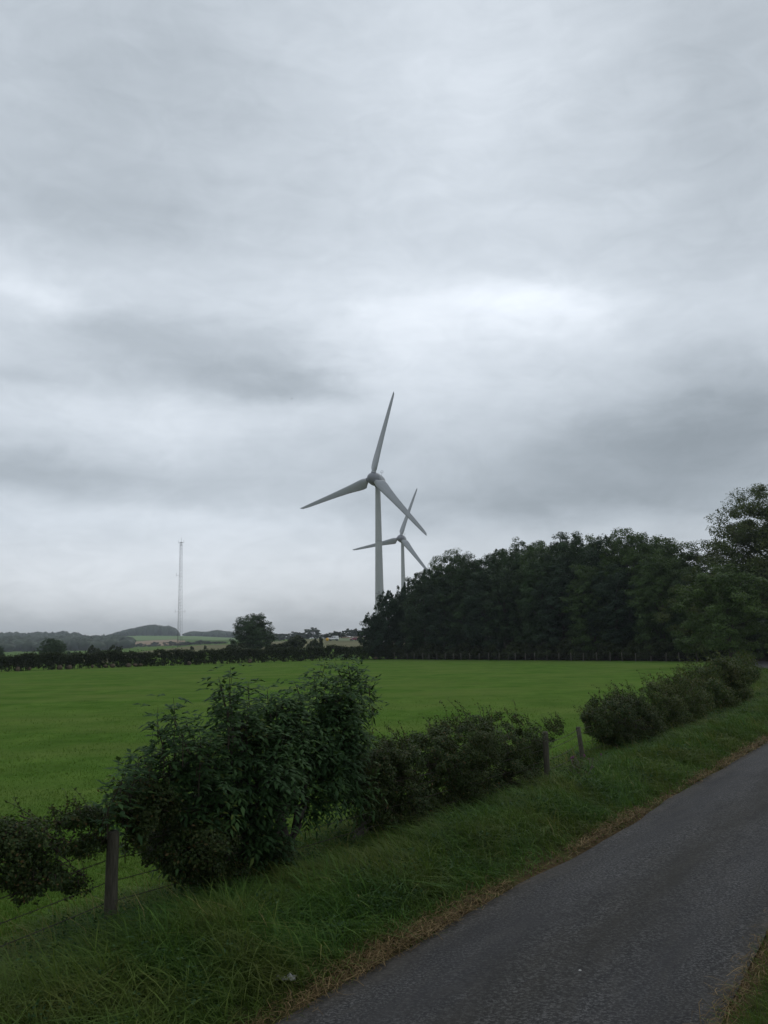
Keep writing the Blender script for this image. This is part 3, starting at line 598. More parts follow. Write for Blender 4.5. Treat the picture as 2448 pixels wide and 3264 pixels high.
# ------------------------------------------------------------------ wind turbines
def airfoil(ch, th, n=14):
    t = np.linspace(0, 2 * PI, n, endpoint=False); x = .5 * (1 + np.cos(t)); yt = 5 * th * (.2969 * np.sqrt(x) - .126 * x - .3516 * x ** 2 + .2843 * x ** 3 - .1036 * x ** 4) * np.sign(np.sin(t) + 1e-9)
    return np.c_[-(x - .30) * ch, yt * ch]
def blade_mesh(Lb=35.5):
    rs = np.array([1.6, 2.2, 3.0, 4.0, 5.2, 6.8, 9, 12, 16, 20, 24, 28, 31, 33, 34.4, 35.1, 35.5])
    ch = np.array([1.9, 2.3, 3.3, 4.1, 4.2, 4.0, 3.55, 3.05, 2.6, 2.25, 1.95, 1.65, 1.4, 1.15, .88, .55, .15])
    tk = np.array([1, .95, .66, .42, .34, .30, .27, .24, .21, .19, .18, .17, .16, .16, .16, .16, .16]); tw = -np.radians(np.interp(rs, [0, 4, 9, 16, 26, 35], [30, 26, 17, 10, 6, 4])); n = 14
    V = []
    for r, c_, k_, w_ in zip(rs, ch, tk, tw):
        a = airfoil(c_, min(k_, .42), n); b_ = sm(1.8, 4.2, r); t = np.linspace(0, 2 * PI, n, endpoint=False); cir = np.c_[-np.cos(t) * .95, np.sin(t) * .95]
        sct = cir * (1 - b_) + a * b_; cc, ss = math.cos(w_), math.sin(w_)
        pre = .9 * max(0, (r - 34.2)) ** 1.6 * .35
        V.append(np.c_[sct[:, 0] * cc - sct[:, 1] * ss, sct[:, 0] * ss + sct[:, 1] * cc - pre, np.full(n, r)])
    m_ = len(rs); V = np.concatenate(V); i = np.arange(m_ - 1)[:, None] * n; j = np.arange(n)[None]; k = (j + 1) % n
    return V, [np.stack([i + j, i + k, i + n + k, i + n + j], -1).reshape(-1, 4), (np.arange(n) + (m_ - 1) * n)[None]]
def lathe_y(prof, seg=36):                             # profile (y along the axis, radius)
    V = np.array([[r * math.cos(a), y, r * math.sin(a)] for y, r in prof for a in np.arange(seg) * 2 * PI / seg]); n = len(prof); i = np.arange(n - 1)[:, None] * seg; j = np.arange(seg)[None]; k = (j + 1) % seg
    return V, [np.stack([i + j, i + seg + j, i + seg + k, i + k], -1).reshape(-1, 4)]
def turbine(hub, yaw, th, tilt, label):
    nx, ny = -math.sin(yaw), -math.cos(yaw); ov = 4.1                      # nose direction; rotor stands this far before the tower axis
    bx, by = hub[0] - nx * ov * math.cos(tilt), hub[1] - ny * ov * math.cos(tilt); g = gz(bx, by)
    root = empty('wind_turbine', (bx, by, g), label, 'wind turbine', 'wind turbines behind the wood')
    hz = hub[2] - g - ov * math.sin(tilt)
    n = 40; zz_ = np.linspace(-.5, hz - 2.2, 24); rad = np.interp(zz_ / hz, [0, .35, .7, 1], [2.1, 1.62, 1.25, .98])
    V, F_ = tube(np.c_[np.zeros(24), np.zeros(24), zz_], rad, n); tw_ = build('tower', V, F_, MT['tower'], root, smooth=True)
    for fz in (.3, .62):
        z = hz * fz; r = float(np.interp(fz, [0, .35, .7, 1], [2.1, 1.62, 1.25, .98])); V, F_ = tube([(0, 0, z - .07), (0, 0, z + .07)], r + .025, n); build('flange', V, F_, MT['collar'], tw_)
    V, F_ = tube([(0, 0, hz - 2.6), (0, 0, hz - 1.9)], 1.22, n); build('yaw_ring', V, F_, MT['collar'], root, smooth=True)
    # head frame: local -y is the nose
    rot = Matrix.Rotation(-yaw, 4, 'Z') @ Matrix.Rotation(-tilt, 4, 'X')
    def head(name, part, m, par=root, smooth=True):
        o = build(name, part[0], part[1], m, par, smooth=smooth); o.matrix_local = Matrix.Translation((0, 0, hz)) @ rot; return o
    nac = head('nacelle', lathe_y([(4.9, .02), (4.75, .55), (4.3, 1.05), (3.4, 1.6), (2.2, 2.1), (.8, 2.45), (-.6, 2.62), (-1.9, 2.66), (-2.45, 2.62), (-2.5, 2.3)]), MT['turbine'])
    hubo = head('spinner', lathe_y([(-2.56, 2.3), (-2.56, 2.6), (-3.3, 2.52), (-4.2, 2.3), (-5.1, 1.85), (-5.8, 1.25), (-6.2, .6), (-6.3, .02)]), MT['turbine_dark'])
    mst = merge([tube([(.5, 2.2, 2.0), (.5, 2.2, 4.1)], .05, 6), tube([(-.1, 2.2, 3.6), (1.1, 2.2, 3.6)], .04, 6), tube([(-.1, 2.2, 3.6), (-.1, 2.2, 4.2)], .05, 6), tube([(1.1, 2.2, 3.6), (1.1, 2.2, 4.2)], .05, 6),
                 tube([(.5 + .62 * math.cos(a), 2.2, 3.9 + .62 * math.sin(a)) for a in np.linspace(0, PI, 9)], .04, 6)])
    o = build('wind_sensor', mst[0], mst[1], MT['collar'], nac)
    bm = blade_mesh(); cm = tube([(0, 0, 1.35), (0, 0, 2.5)], 1.02, 24); rm = tube([(0, 0, 2.5), (0, 0, 2.62)], .94, 24)
    for q in range(3):
        a = th + q * 2 * PI / 3
        mloc = Matrix.Translation((0, 0, hz)) @ rot @ Matrix.Translation((0, -ov, 0)) @ Matrix.Rotation(a, 4, 'Y')
        b = build('blade', bm[0], bm[1], MT['turbine'], root, smooth=True); b.matrix_local = mloc
        c_ = build('root_collar', cm[0], cm[1], MT['turbine_dark'], b, smooth=True); build('root_ring', rm[0], rm[1], MT['white'], b, smooth=True)
    return root
turbine(D(1186.5, 1523.8, 359.8), .543, .262, .082, 'nearer and taller grey wind turbine, its tower clear of the wood')
turbine(D(1275.4, 1715.3, 616.7), .40, .354, .066, 'farther and smaller grey wind turbine, its tower rising out of the wood')

# ------------------------------------------------------------------ lattice mast
p = D(573.5, 2050, 500); g = float(far_z(np.array([p[0]]), np.array([p[1]]))[0]); d = ray(577, 1728); mh = CAMH + d[2] * 500 / math.hypot(d[0], d[1]) - g
mr = empty('radio_mast', (p[0], p[1], g), 'tall thin lattice radio mast standing beyond the hedge at the left', 'mast', rz=.35)
def mleg(q, z): r = 1.45 - .75 * z / mh; return np.array([r * math.cos(q * 2 * PI / 3 + 2.6), r * math.sin(q * 2 * PI / 3 + 2.6), z])
for q in range(3):
    V, F_ = tube([mleg(q, -.3), mleg(q, mh)], .05 if q else .075, 6); build('leg', V, F_, MT['steel'], mr)
br = []
zs = np.linspace(0, mh, 34)
for a, b in zip(zs[:-1], zs[1:]):
    for q in range(3):
        br.append(tube([mleg(q, a), mleg((q + 1) % 3, b)], .02, 4, False)); br.append(tube([mleg(q, b), mleg((q + 1) % 3, b)], .02, 4, False))
V, F_ = merge(br); tag(build('bracing', V, F_, MT['steel'], mr), kind='stuff')
V, F_ = merge([tube([mleg(0, z) * np.array([.72, .72, 1]) + np.array([-.25, 0, 0]), mleg(0, z) * np.array([.72, .72, 1]) + np.array([.25, 0, 0])], .035, 4) for z in np.arange(.5, mh, .75)] + [tube([mleg(0, 0) * .72 + np.array([k, 0, 0]), mleg(0, mh) * np.array([.72, .72, 1]) + np.array([k, 0, 0])], .04, 4) for k in (-.25, .25)])
build('ladder', V, F_, MT['steel'], mr)
V, F_ = merge([box((0, 0, mh - .1), (1.2, 1.2, .12)), box((0, 0, mh - 1.6), (1.1, 1.1, .1))]); build('platform', V, F_, MT['steel'], mr)
V, F_ = tube([(0, 0, mh - 1), (0, 0, mh + 2.6)], [.08, .04], 6); build('antenna', V, F_, MT['steel'], mr)
for z, sgn, ln in ((mh - .4, -1, .2), (mh - .2, 1, .1), (mh * .68, -1, 1.1), (mh * .335, -1, 1.5), (mh * .335, 1, 1.2)):
    e = sgn * (1.2 + ln); V, F_ = merge([tube([(sgn * .6, 0, z), (e, 0, z)], .05, 5), tube([(e, 0, z - .3), (e, 0, z + 1.2)], .06, 5)]); build('antenna', V, F_, MT['steel'], mr)

# ------------------------------------------------------------------ pickup, car and drum on the slope
def wheel(par, x, y, r, wd):
    t = build('tyre' if False else 'wheel', *tube([(x, y - wd / 2, r), (x, y + wd / 2, r)], r, 16), MT['tyre'], par); build('rim', *tube([(x, y - wd / 2 - .015, r), (x, y + wd / 2 + .015, r)], r * .58, 12), MT['chrome'], t)
def on_slope(sx, yb, r0=440):
    d = ray(sx, yb); best = min((abs(CAMH + d[2] * r / math.hypot(d[0], d[1]) - gz(d[0] * r / math.hypot(d[0], d[1]), d[1] * r / math.hypot(d[0], d[1])) - .15), r) for r in np.arange(330, 520, 2.)); r = best[1]
    p = D(sx, yb, r); return p[0], p[1], gz(p[0], p[1]) + .15
x, y, z = on_slope(1063, 2042)
v = empty('pickup_truck', (x, y, z), 'white off-road pickup with hard top parked on the slope beyond the hedge', 'truck', rz=-.12)
build('body', *prism([(-2.2, .45), (-2.22, 1.0), (-2.1, 1.12), (-.85, 1.2), (-.8, 1.22), (2.15, 1.22), (2.2, .5)], -.88, .88), MT['white'], v)
build('cab', *prism([(-.85, 1.2), (-.5, 1.92), (-.3, 2.0), (1.9, 2.05), (2.0, 1.98), (2.15, 1.2)], -.80, .80), MT['white'], v)
build('windscreen', *prism([(-.90, 1.24), (-.86, 1.24), (-.56, 1.84), (-.60, 1.84)], -.7, .7), MT['glass'], v)
for x0, x1 in ((-.55, .25), (.4, .95)):
    for s_ in (-1, 1): build('side_window', *prism([(x0, 1.28), (x0 + .1, 1.82), (x1, 1.84), (x1, 1.28)], s_ * .80 - .012, s_ * .80 + .012), MT['glass'], v)
build('bumper', *box((-2.26, 0, .6), (.14, 1.7, .2)), MT['tyre'], v); build('sill', *box((0, 0, .42), (4.2, 1.6, .16)), MT['tyre'], v)
for s_ in (-1, 1):
    build('headlight', *box((-2.23, s_ * .62, .88), (.06, .26, .2)), MT['lamp'], v); build('mirror', *box((-.7, s_ * .98, 1.35), (.12, .2, .2)), MT['tyre'], v)
    for wx in (-1.4, 1.4): wheel(v, wx, s_ * .78, .4, .26)
x, y, z = on_slope(1129, 2042)
v = empty('parked_car', (x, y, z), 'dark red car parked on the slope right of the white pickup', 'car', rz=.55)
build('body', *prism([(-1.95, .35), (-2.0, .7), (-1.8, .86), (-1.0, .95), (1.6, .97), (1.95, .85), (1.98, .35)], -.82, .82), MT['red'], v)
build('roof', *prism([(-1.0, .95), (-.3, 1.42), (0, 1.48), (1.1, 1.46), (1.75, .97)], -.70, .70), MT['red'], v)
build('windscreen', *prism([(-.97, 1.0), (-.93, 1.0), (-.3, 1.42), (-.36, 1.42)], -.64, .64), MT['glass'], v)
for s_ in (-1, 1):
    build('side_window', *prism([(-.7, 1.02), (-.2, 1.38), (1.0, 1.38), (1.4, 1.02)], s_ * .70 - .012, s_ * .70 + .012), MT['glass'], v); build('headlight', *box((-1.93, s_ * .58, .68), (.14, .3, .15)), MT['lamp'], v)
    for wx in (-1.25, 1.25): wheel(v, wx, s_ * .74, .31, .2)
x, y, z = on_slope(1043.5, 2043)
v = empty('cable_drum', (x, y, z), 'yellow round drum standing on edge at the nose of the white pickup', 'drum', rz=.1)
build('barrel', *tube([(0, -.35, .68), (0, .35, .68)], .5, 20), MT['yellow'], v)
for s_ in (-1, 1): build('flange', *tube([(0, s_ * .35, .68), (0, s_ * .43, .68)], .68, 28), MT['yellow'], v)

# ------------------------------------------------------------------ roadside fence and hedge bushes
T0 = PT[k0]; N0 = PN[k0]; L0 = PATH[k0] - N0 * HW                      # a point on the left edge of the road
def hp(x, y, off=2.95):                                               # sighted point in the upright plane of the hedge
    d = ray(x, y); c = (L0 - N0 * off) @ N0; t = (c - CAM[:2] @ N0) / (d[:2] @ N0); return CAM + d * t, t
rng = np.random.default_rng(41)
fr = empty('roadside_fence', (*P(350, 2955, .1)[:2], 0), 'barbed wire fence on round weathered posts running through the roadside bushes', 'fence')
org = np.array(fr.location)
posts = []
for (x, y, ht, rad, lx, ly) in [(350, 2965, .99, .066, .015, -.01), (1745, 2505, 1.05, .06, 0, .01), (1859, 2425, .86, .058, -.10, .03)]:
    b = P(x, y, .14); b[2] = gz(b[0], b[1]); n = 9
    zs_ = np.array([-.3, 0, .3, .6, .85, ht - .03, ht]); pp = np.c_[lx * zs_, ly * zs_, zs_]
    V, F_ = tube(pp, np.array([1.04, 1.03, 1, 1, .97, .97, .86]) * rad, 14); V = V + rng.normal(size=V.shape) * .0025
    o = build('post', V, F_, MT['post'], fr, smooth=False); o.location = tuple(b - org); posts.append((b, ht, lx, ly))
p0 = posts[0][0] - np.r_[T0, 0] * 3.6; pend = posts[2][0] + np.r_[T0, 0] * 9; seq = [np.r_[p0[:2], gz(*p0[:2])], posts[0][0], posts[1][0], posts[2][0], np.r_[pend[:2], gz(*pend[:2])]]
for hz in (.24, .45, .68, .90):
    pts = []
    for a, b in zip(seq[:-1], seq[1:]):
        t = np.linspace(0, 1, 25)[:, None]; q = a + (b - a) * t; q[:, 2] += hz * (.9 if hz > .8 else 1) - .05 * np.sin(t[:, 0] * PI); q[:, :2] -= N0 * .07; pts.append(q[:-1])
    pts = np.concatenate(pts) - org; V, F_ = tube(pts, .0045, 5); parts = [(V, F_)]
    for t in np.arange(0, len(pts) - 1, .55):                          # barbs
        q = pts[int(t)] + (pts[int(t) + 1] - pts[int(t)]) * (t % 1); dd = nrmz(rng.normal(size=3)) * .022; parts.append(tube([q - dd, q + dd], .003, 4))
    V, F_ = merge(parts); build('wire', V, F_, MT['wire'], fr)

def px_lobes(ls, depth, off=2.95):
    r = []
    for (x, y, rx, ry, *o) in ls:
        c, t = hp(x, y, off + (o[0] if o else 0)); r.append((*c, rx * t / FPX, min(depth, max(.16, rx * t / FPX * 1.05)), ry * t / FPX))
    return r
def shoots(lobes, n, rng, ln, leaf, r=.004, up=1.5, per=16):
    """upright young growth standing out of the top of a bush"""
    tv, lv, lr = [], [], []
    for q in range(n):
        l = lobes[rng.integers(len(lobes))]; d = nrmz(rng.normal(size=3) + np.array([0, 0, 1.2])); b = np.array(l[:3]) + d * np.array(l[3:6]) * .9
        e = nrmz(rng.normal(size=3) * .5 + np.array([-.25, 0, up])); k = ln * rng.uniform(.4, 1.15); t = np.linspace(0, 1, 5)[:, None]
        c = b + e * k * t + np.array([-.25, -.05, -.12]) * k * t ** 2; tv.append(tube(c, np.linspace(r, r * .4, 5), 4, False))
        tt = rng.uniform(.15, 1, per)[:, None]; pp = b + e * k * tt + np.array([-.25, -.05, -.12]) * k * tt ** 2 + rng.normal(size=(per, 3)) * leaf * .7
        v, f, rr_ = leafquads(pp, rng.normal(size=(per, 3)) + np.array([0, 0, .5]), leaf, .5, rng); lv.append((v, [f])); lr.append(np.clip(rr_ * .5 + .5, 0, 1))
    return tv, lv, lr
def thorn_bush(name, label, ls, trunks, nleaf, leaf, m, depth=.75, nclump=420, cr=.14, nsh=90, shl=.35, off=2.95, twigs=120, shell=.45):
    lobes = px_lobes(ls, depth, off); c0 = np.mean([l[:3] for l in lobes], 0)
    tb = [hp(*t, off)[0] for t in trunks] if trunks else [c0]; b0 = np.array([tb[0][0], tb[0][1], gz(tb[0][0], tb[0][1])])
    root = empty(name, b0, label, 'bush')
    LV, LQ, LR = clumped(lobes, nclump, nleaf, cr, leaf, rng, .55, shell, .8)
    parts = [(LV, [LQ])]; rs = [LR]; tv, lv, lr = shoots(lobes, nsh, rng, shl, leaf)
    parts += lv; rs += lr
    V, F_ = merge(parts); tag(build('foliage', V - b0, F_, m, root, rnd=np.concatenate(rs)), kind='stuff')
    for t in tb:
        t = np.array([t[0], t[1], gz(t[0], t[1]) - .15])
        for q in range(2):
            l = min(lobes, key=lambda l: np.linalg.norm(np.array(l[:3]) - t) * rng.uniform(.92, 1.08)); V, F_ = limb(t + rng.normal(size=3) * np.array([.06, .06, 0]) - b0, np.array(l[:3]) - b0, .075 * rng.uniform(.7, 1.2), .02, rng, 7, .07); build('stem', V, F_, MT['bark'], root, smooth=True)
    tw = tv[:]
    for q in range(twigs):
        pt, _, k = in_lobes(lobes, 1, rng, .7); l = lobes[k[0]]; tw.append(limb(np.array(l[:3]) + rng.normal(size=3) * .08, pt[0] + (pt[0] - np.array(l[:3])) * .15, .009, .003, rng, 5, .08))
    V, F_ = merge(tw); tag(build('twig', V - b0, F_, MT['twig'], root), kind='stuff')
    return root

# elder: upright stems carrying drooping compound leaves
def elder(name, label, ls, trunks, nsh, stalks, off=2.95):
    extra = []
    lobes = [(a, b, c, max(.1, d - .15), max(.1, e - .2), max(.1, f - .16)) for a, b, c, d, e, f in px_lobes(ls, .95, off)]; tb = [hp(*t, off)[0] for t in trunks]; b0 = np.array([tb[0][0], tb[0][1], gz(tb[0][0], tb[0][1])]); root = empty(name, b0, label, 'bush')
    pts, dirs, k = in_lobes(lobes, nsh, rng, .35)
    for (sx_, sy_) in stalks:                            # upright shoots standing clear of the crown
        tp_, t_ = hp(sx_, sy_ + 18, off + rng.uniform(-.5, .5)); bt = tp_ - np.array([rng.normal() * .12, rng.normal() * .12, rng.uniform(.25, .5)]); extra.append((bt, tp_))
    for bt, tp_ in extra:
        for t_ in (-.2, .15, .5, .8):
            pts = np.vstack([pts, bt + (tp_ - bt) * t_]); dirs = np.vstack([dirs, (tp_ - bt) / np.linalg.norm(tp_ - bt)]); k = np.r_[k, 0]
    nsh = len(pts)
    LV = []; LR = []; tw = [tube([a_ - np.array([0, 0, .3]), a_, b_], [.006, .005, .003], 5, False) for a_, b_ in extra]
    for q in range(nsh):
        l = lobes[k[q]]; a = nrmz(dirs[q] + np.array([-.1, 0, .75]) + rng.normal(size=3) * .25); b = pts[q]; ln = rng.uniform(.22, .5); tip = b + a * ln * .5; bs = b - a * ln * .5
        tw.append(tube([bs, (bs + tip) / 2 + rng.normal(size=3) * .01, tip], [.005, .004, .002], 4, False)); tone = rng.uniform(0, .92)
        for pr in range(4):
            at = bs + (tip - bs) * (pr + 1) / 4; ph = pr * PI / 2 + rng.uniform(-.3, .3); ref = nrmz(np.cross(a, [.3, .2, 1.])); r2 = np.cross(a, ref)
            for sgn in (0, PI):
                o_ = nrmz(ref * math.cos(ph + sgn) + r2 * math.sin(ph + sgn) + a * rng.uniform(.1, .8)); R0 = rng.uniform(.12, .23); dr = rng.uniform(.05, .6)
                for tt, side in ((.45, 1), (.45, -1), (.72, 1), (.72, -1), (1., 0)):
                    c = at + o_ * R0 * tt - np.array([0, 0, dr * R0 * tt * tt]); sidev = nrmz(np.cross(o_, [0, 0, 1.])) * side
                    ax = nrmz((o_ * .7 + sidev * .9 if side else o_) - np.array([0, 0, .05 + dr * .7 * tt]) + rng.normal(size=3) * .2)
                    le = rng.uniform(.07, .12) * (1.12 if not side else 1); wd = le * .235; bn = nrmz(np.cross(ax, [0, 0, 1.]) + rng.normal(size=3) * .15); up_ = np.cross(bn, ax); up_ = up_ * np.sign(up_[2] + 1e-6)
                    LV.append([c, c + ax * le * .4 + bn * wd - up_ * wd * .1, c + ax * le * .45 + up_ * wd * .35, c + ax * le * .4 - bn * wd - up_ * wd * .1, c + ax * le - np.array([0, 0, le * .18])])
                    LR.append(np.clip(tone + rng.normal() * .08, 0, 1))
    V = np.array(LV).reshape(-1, 3); n = len(LV); i = np.arange(n)[:, None] * 5
    T = np.concatenate([i + np.array([[0, 1, 2]]), i + np.array([[0, 2, 3]]), i + np.array([[1, 4, 2]]), i + np.array([[2, 4, 3]])])
    tag(build('foliage', V - b0, [T], MT['elder_leaf'], root, rnd=np.repeat(LR, 5)), kind='stuff')
    V, F_ = merge(tw); tag(build('twig', V - b0, F_, MT['twig'], root), kind='stuff')
    for t in tb:
        t = np.array([t[0], t[1], gz(t[0], t[1]) - .15])
        for l in sorted(lobes, key=lambda l: np.linalg.norm(np.array(l[:2]) - t[:2]))[:6]:
            V, F_ = limb(t + rng.normal(size=3) * np.array([.07, .07, 0]) - b0, np.array(l[:3]) + np.array([0, 0, l[5] * .5]) - b0, .06 * rng.uniform(.7, 1.3), .014, rng, 7, .05); build('stem', V, F_, MT['bark'], root, smooth=True)
elder('elder_bush', 'largest roadside bush, tall leafy elder with drooping compound leaves',
      [(545, 2430, 95, 120), (640, 2540, 170, 150), (660, 2400, 90, 110), (735, 2270, 60, 80), (770, 2330, 110, 120), (790, 2500, 190, 180), (790, 2670, 150, 110), (890, 2390, 125, 160), (940, 2310, 90, 110), (860, 2290, 60, 80), (1000, 2420, 110, 130),
       (975, 2510, 130, 110), (1050, 2250, 80, 100), (1105, 2250, 80, 85), (1060, 2360, 120, 140), (1110, 2460, 100, 150), (600, 2690, 120, 100), (470, 2480, 60, 60), (730, 2750, 90, 60)], [(745, 2868), (905, 2795), (860, 2810)], 620,
      [(500, 2275), (545, 2262), (592, 2285), (640, 2330), (700, 2165), (738, 2142), (790, 2160), (850, 2195), (900, 2215), (945, 2172), (1002, 2150), (1040, 2105), (1075, 2115), (1110, 2108), (1140, 2125), (1172, 2165), (400, 2450), (450, 2395), (420, 2500)])
rng = np.random.default_rng(43)
thorn_bush('hawthorn_bush', 'dark small-leaved hawthorn growing through the lower left of the elder', [(470, 2560, 90, 70), (430, 2640, 60, 55), (620, 2750, 90, 50), (720, 2790, 90, 45), (600, 2690, 150, 90), (850, 2720, 80, 70), (400, 2590, 40, 40)], [(760, 2872), (890, 2800), (735, 2868)], 42000, .022, MT['haw_leaf'], .8, nclump=420, off=2.9, nsh=60)
thorn_bush('hawthorn_bush', 'gappy hawthorn reaching in from the left edge beside the leaning fence post', [(50, 2665, 100, 55), (140, 2690, 80, 55), (10, 2740, 110, 70), (130, 2790, 110, 42), (70, 2830, 70, 35), (230, 2610, 70, 26), (310, 2600, 60, 24), (250, 2700, 70, 20), (290, 2690, 50, 18), (240, 2820, 45, 22), (330, 2660, 40, 30), (-120, 2720, 120, 90)], [(-520, 3230), (-600, 3260)], 21000, .020, MT['haw_leaf'], .55, nclump=330, cr=.12, nsh=60, shl=.3, off=3.0)
thorn_bush('hawthorn_bush', 'dark dense hawthorn on several stems just right of the elder', [(1230, 2470, 110, 110), (1190, 2560, 80, 90), (1290, 2560, 110, 100), (1270, 2420, 80, 70), (1340, 2640, 70, 60), (1235, 2630, 80, 50), (1180, 2480, 80, 110)], [(1120, 2740), (1165, 2715), (1200, 2705), (1245, 2690), (1300, 2680)], 44000, .022, MT['haw_leaf'], .8, nclump=400, nsh=110, shl=.4)
thorn_bush('hawthorn_bush', 'wide flat-topped hawthorn left of the gap in the fence', [(1350, 2610, 90, 60), (1390, 2410, 130, 90), (1480, 2370, 140, 90), (1600, 2360, 130, 80), (1680, 2390, 70, 80), (1440, 2490, 150, 90), (1580, 2470, 140, 80), (1560, 2540, 90, 40), (1760, 2345, 24, 16), (1782, 2330, 18, 12), (1700, 2450, 50, 50), (1400, 2580, 80, 40), (1460, 2600, 50, 25)], [(1565, 2580), (1585, 2575), (1610, 2560), (1390, 2660)], 70000, .023, MT['haw_leaf'], .85, nclump=560, cr=.15, nsh=220, shl=.42)
thorn_bush('hawthorn_bush', 'round dark hawthorn on a thin stem just right of the thistles', [(1950, 2290, 95, 75), (1900, 2300, 50, 45), (2030, 2310, 85, 75), (1990, 2250, 70, 50), (1960, 2345, 60, 30), (2060, 2360, 60, 30)], [(1957, 2402), (2020, 2400), (2060, 2395)], 42000, .027, MT['haw_leaf'], .9, nclump=380, cr=.17, nsh=120, shl=.5, off=3.2)
thorn_bush('bramble_bush', 'green bramble and thorn in the middle of the right-hand hedge', [(2090, 2250, 90, 75), (2160, 2235, 85, 80), (2130, 2310, 90, 60), (2060, 2330, 60, 50), (2200, 2280, 60, 50)], [(2120, 2360), (2190, 2330)], 40000, .032, MT['bramble_leaf'], 1.0, nclump=380, cr=.2, nsh=160, shl=.6, off=3.4)
thorn_bush('bramble_bush', 'brownish overgrown thorn at the far end of the right-hand hedge', [(2230, 2190, 80, 60), (2300, 2160, 80, 58), (2365, 2150, 55, 42), (2270, 2230, 80, 50), (2340, 2210, 60, 42), (2205, 2240, 60, 50), (2390, 2135, 30, 30)], [(2250, 2300), (2320, 2260)], 40000, .045, MT['bramble_leaf'], 1.2, nclump=380, cr=.28, nsh=180, shl=.8, off=4.0)

# thistles in the gap
rng = np.random.default_rng(47)
tb = P(1846, 2520, .15); tb[2] = gz(tb[0], tb[1])
th_ = empty('thistle_plant', tb, 'clump of purple-headed thistles in front of the leaning post in the gap', 'plant')
sv, lv, lr, hd_ = [], [], [], []
for q in range(22):
    tip = hp(rng.uniform(1800, 1915), rng.uniform(2395, 2450), 2.75)[0] - tb + rng.normal(size=3) * .08; st_ = rng.normal(size=3) * np.array([.14, .14, 0]); sv.append(limb(st_, tip, .008, .004, rng, 6, .04)); hd_.append(tip)
    n = 60; t = rng.uniform(0, .85, n)[:, None]; pp = st_ + (tip - st_) * t + rng.normal(size=(n, 3)) * .07 * (1.2 - t); v_, f_, r_ = leafquads(pp, rng.normal(size=(n, 3)) + np.array([0, 0, .4]), .05, .28, rng); lv.append((v_, [f_])); lr.append(r_)
V, F_ = merge(sv); tag(build('stem', V, F_, MT['twig'], th_), kind='stuff'); V, F_ = merge(lv); tag(build('foliage', V, F_, MT['haw_leaf'], th_, rnd=np.concatenate(lr)), kind='stuff')
hm = None
for c in hd_:
    if hm is None: V, F_ = lump((0, 0, 0), (.022, .022, .030), rng, 7, 5); hm = build('flower_head', V, F_, MT['thistle'], th_); o = hm
    else: o = hm.copy(); col.objects.link(o); o.parent = th_
    o.location = tuple(c)

# ------------------------------------------------------------------ grasses
def blades(B, H, az_, bend, wd, rng, segs=3):
    n = len(B); lean = np.c_[np.cos(az_), np.sin(az_), np.zeros(n)]; side = np.c_[-np.sin(az_ + rng.normal(size=n) * .9), np.cos(az_ + rng.normal(size=n) * .9), np.zeros(n)]
    ts = {3: [0, .45, .8, 1.], 2: [0, .6, 1.]}[segs]; rows = []
    for t in ts:
        c = B + lean * (bend * H * t * t)[:, None] + np.array([0, 0, 1.]) * (H * t * (1 - .42 * np.minimum(bend, 1.4) * t))[:, None]
        if t < 1: q = side * (wd * (1 - .55 * t) * .5)[:, None]; rows += [c - q, c + q]
        else: rows.append(c)
    V = np.stack(rows, 1); m_ = V.shape[1]; i = np.arange(n)[:, None] * m_
    quads = np.concatenate([i + np.array([[2 * a, 2 * a + 1, 2 * a + 3, 2 * a + 2]]) for a in range(segs - 1)]); tri = i + np.array([[m_ - 3, m_ - 2, m_ - 1]])
    return V.reshape(-1, 3), [quads, tri], m_
def so_xy(s, o):
    i = np.clip(np.searchsorted(S, s), 0, len(S) - 1); return PATH[i, 0] + PN[i, 0] * o + PT[i, 0] * (s - S[i]), PATH[i, 1] + PN[i, 1] * o + PT[i, 1] * (s - S[i])
rng = np.random.default_rng(53)
# left verge: tufts, thinning out and coarsening with distance
nt_ = 5600; per = 34
dist = np.exp(rng.uniform(math.log(5.2), math.log(90), nt_)); s_ = dist - 8.5; lo = rng.uniform(.12, 3.9, nt_) ** 1.0
tx, ty = so_xy(s_, -HW - lo); kk = np.repeat(np.arange(nt_), per); n = len(kk)
dcam = np.hypot(tx, ty); spread = .10 + .006 * dcam
bx = tx[kk] + rng.normal(size=n) * spread[kk]; by = ty[kk] + rng.normal(size=n) * spread[kk]
_, oo = road_so(bx, by); keep = (oo < -HW + .02); bx, by, kk, oo = bx[keep], by[keep], kk[keep], oo[keep]; n = len(bx); lo_ = -oo - HW
th0 = rng.uniform(.5, 1.5, nt_)[kk]; hgt = (np.interp(lo_, [0, .25, .8, 1.6, 2.2, 2.8, 3.4, 4.2], [.08, .17, .31, .36, .27, .18, .15, .13]) * th0 * rng.uniform(.6, 1.35, n))
aza = (rng.normal(size=nt_) * 1.0 + 3.5)[kk] + rng.normal(size=n) * .7
cl_ = .5 + .5 * np.sin(tx * 3.1 + 1.7 * np.sin(ty * 1.9)) * np.sin(ty * 2.7 + np.sin(tx * 2.3)); tone = np.clip((.55 * rng.beta(1.3, 1.6, nt_) + .33 * cl_)[kk] + rng.normal(size=n) * .09 + np.interp(lo_, [0, .4, 1.4, 2.5, 3.4], [.22, .06, 0, .04, .16]), 0, 1)
V, F_, m_ = blades(np.c_[bx, by, ground(bx, by) - .02], hgt, aza, rng.uniform(.35, 2.3, n), (.0075 + .00042 * dcam[kk]) * rng.uniform(.7, 1.3, n), rng)
tag(build('verge_grass', V, F_, MT['grass'], rnd=np.repeat(tone, m_)), 'long rank grass on the verge between the road and the fence', 'grass', kind='stuff')
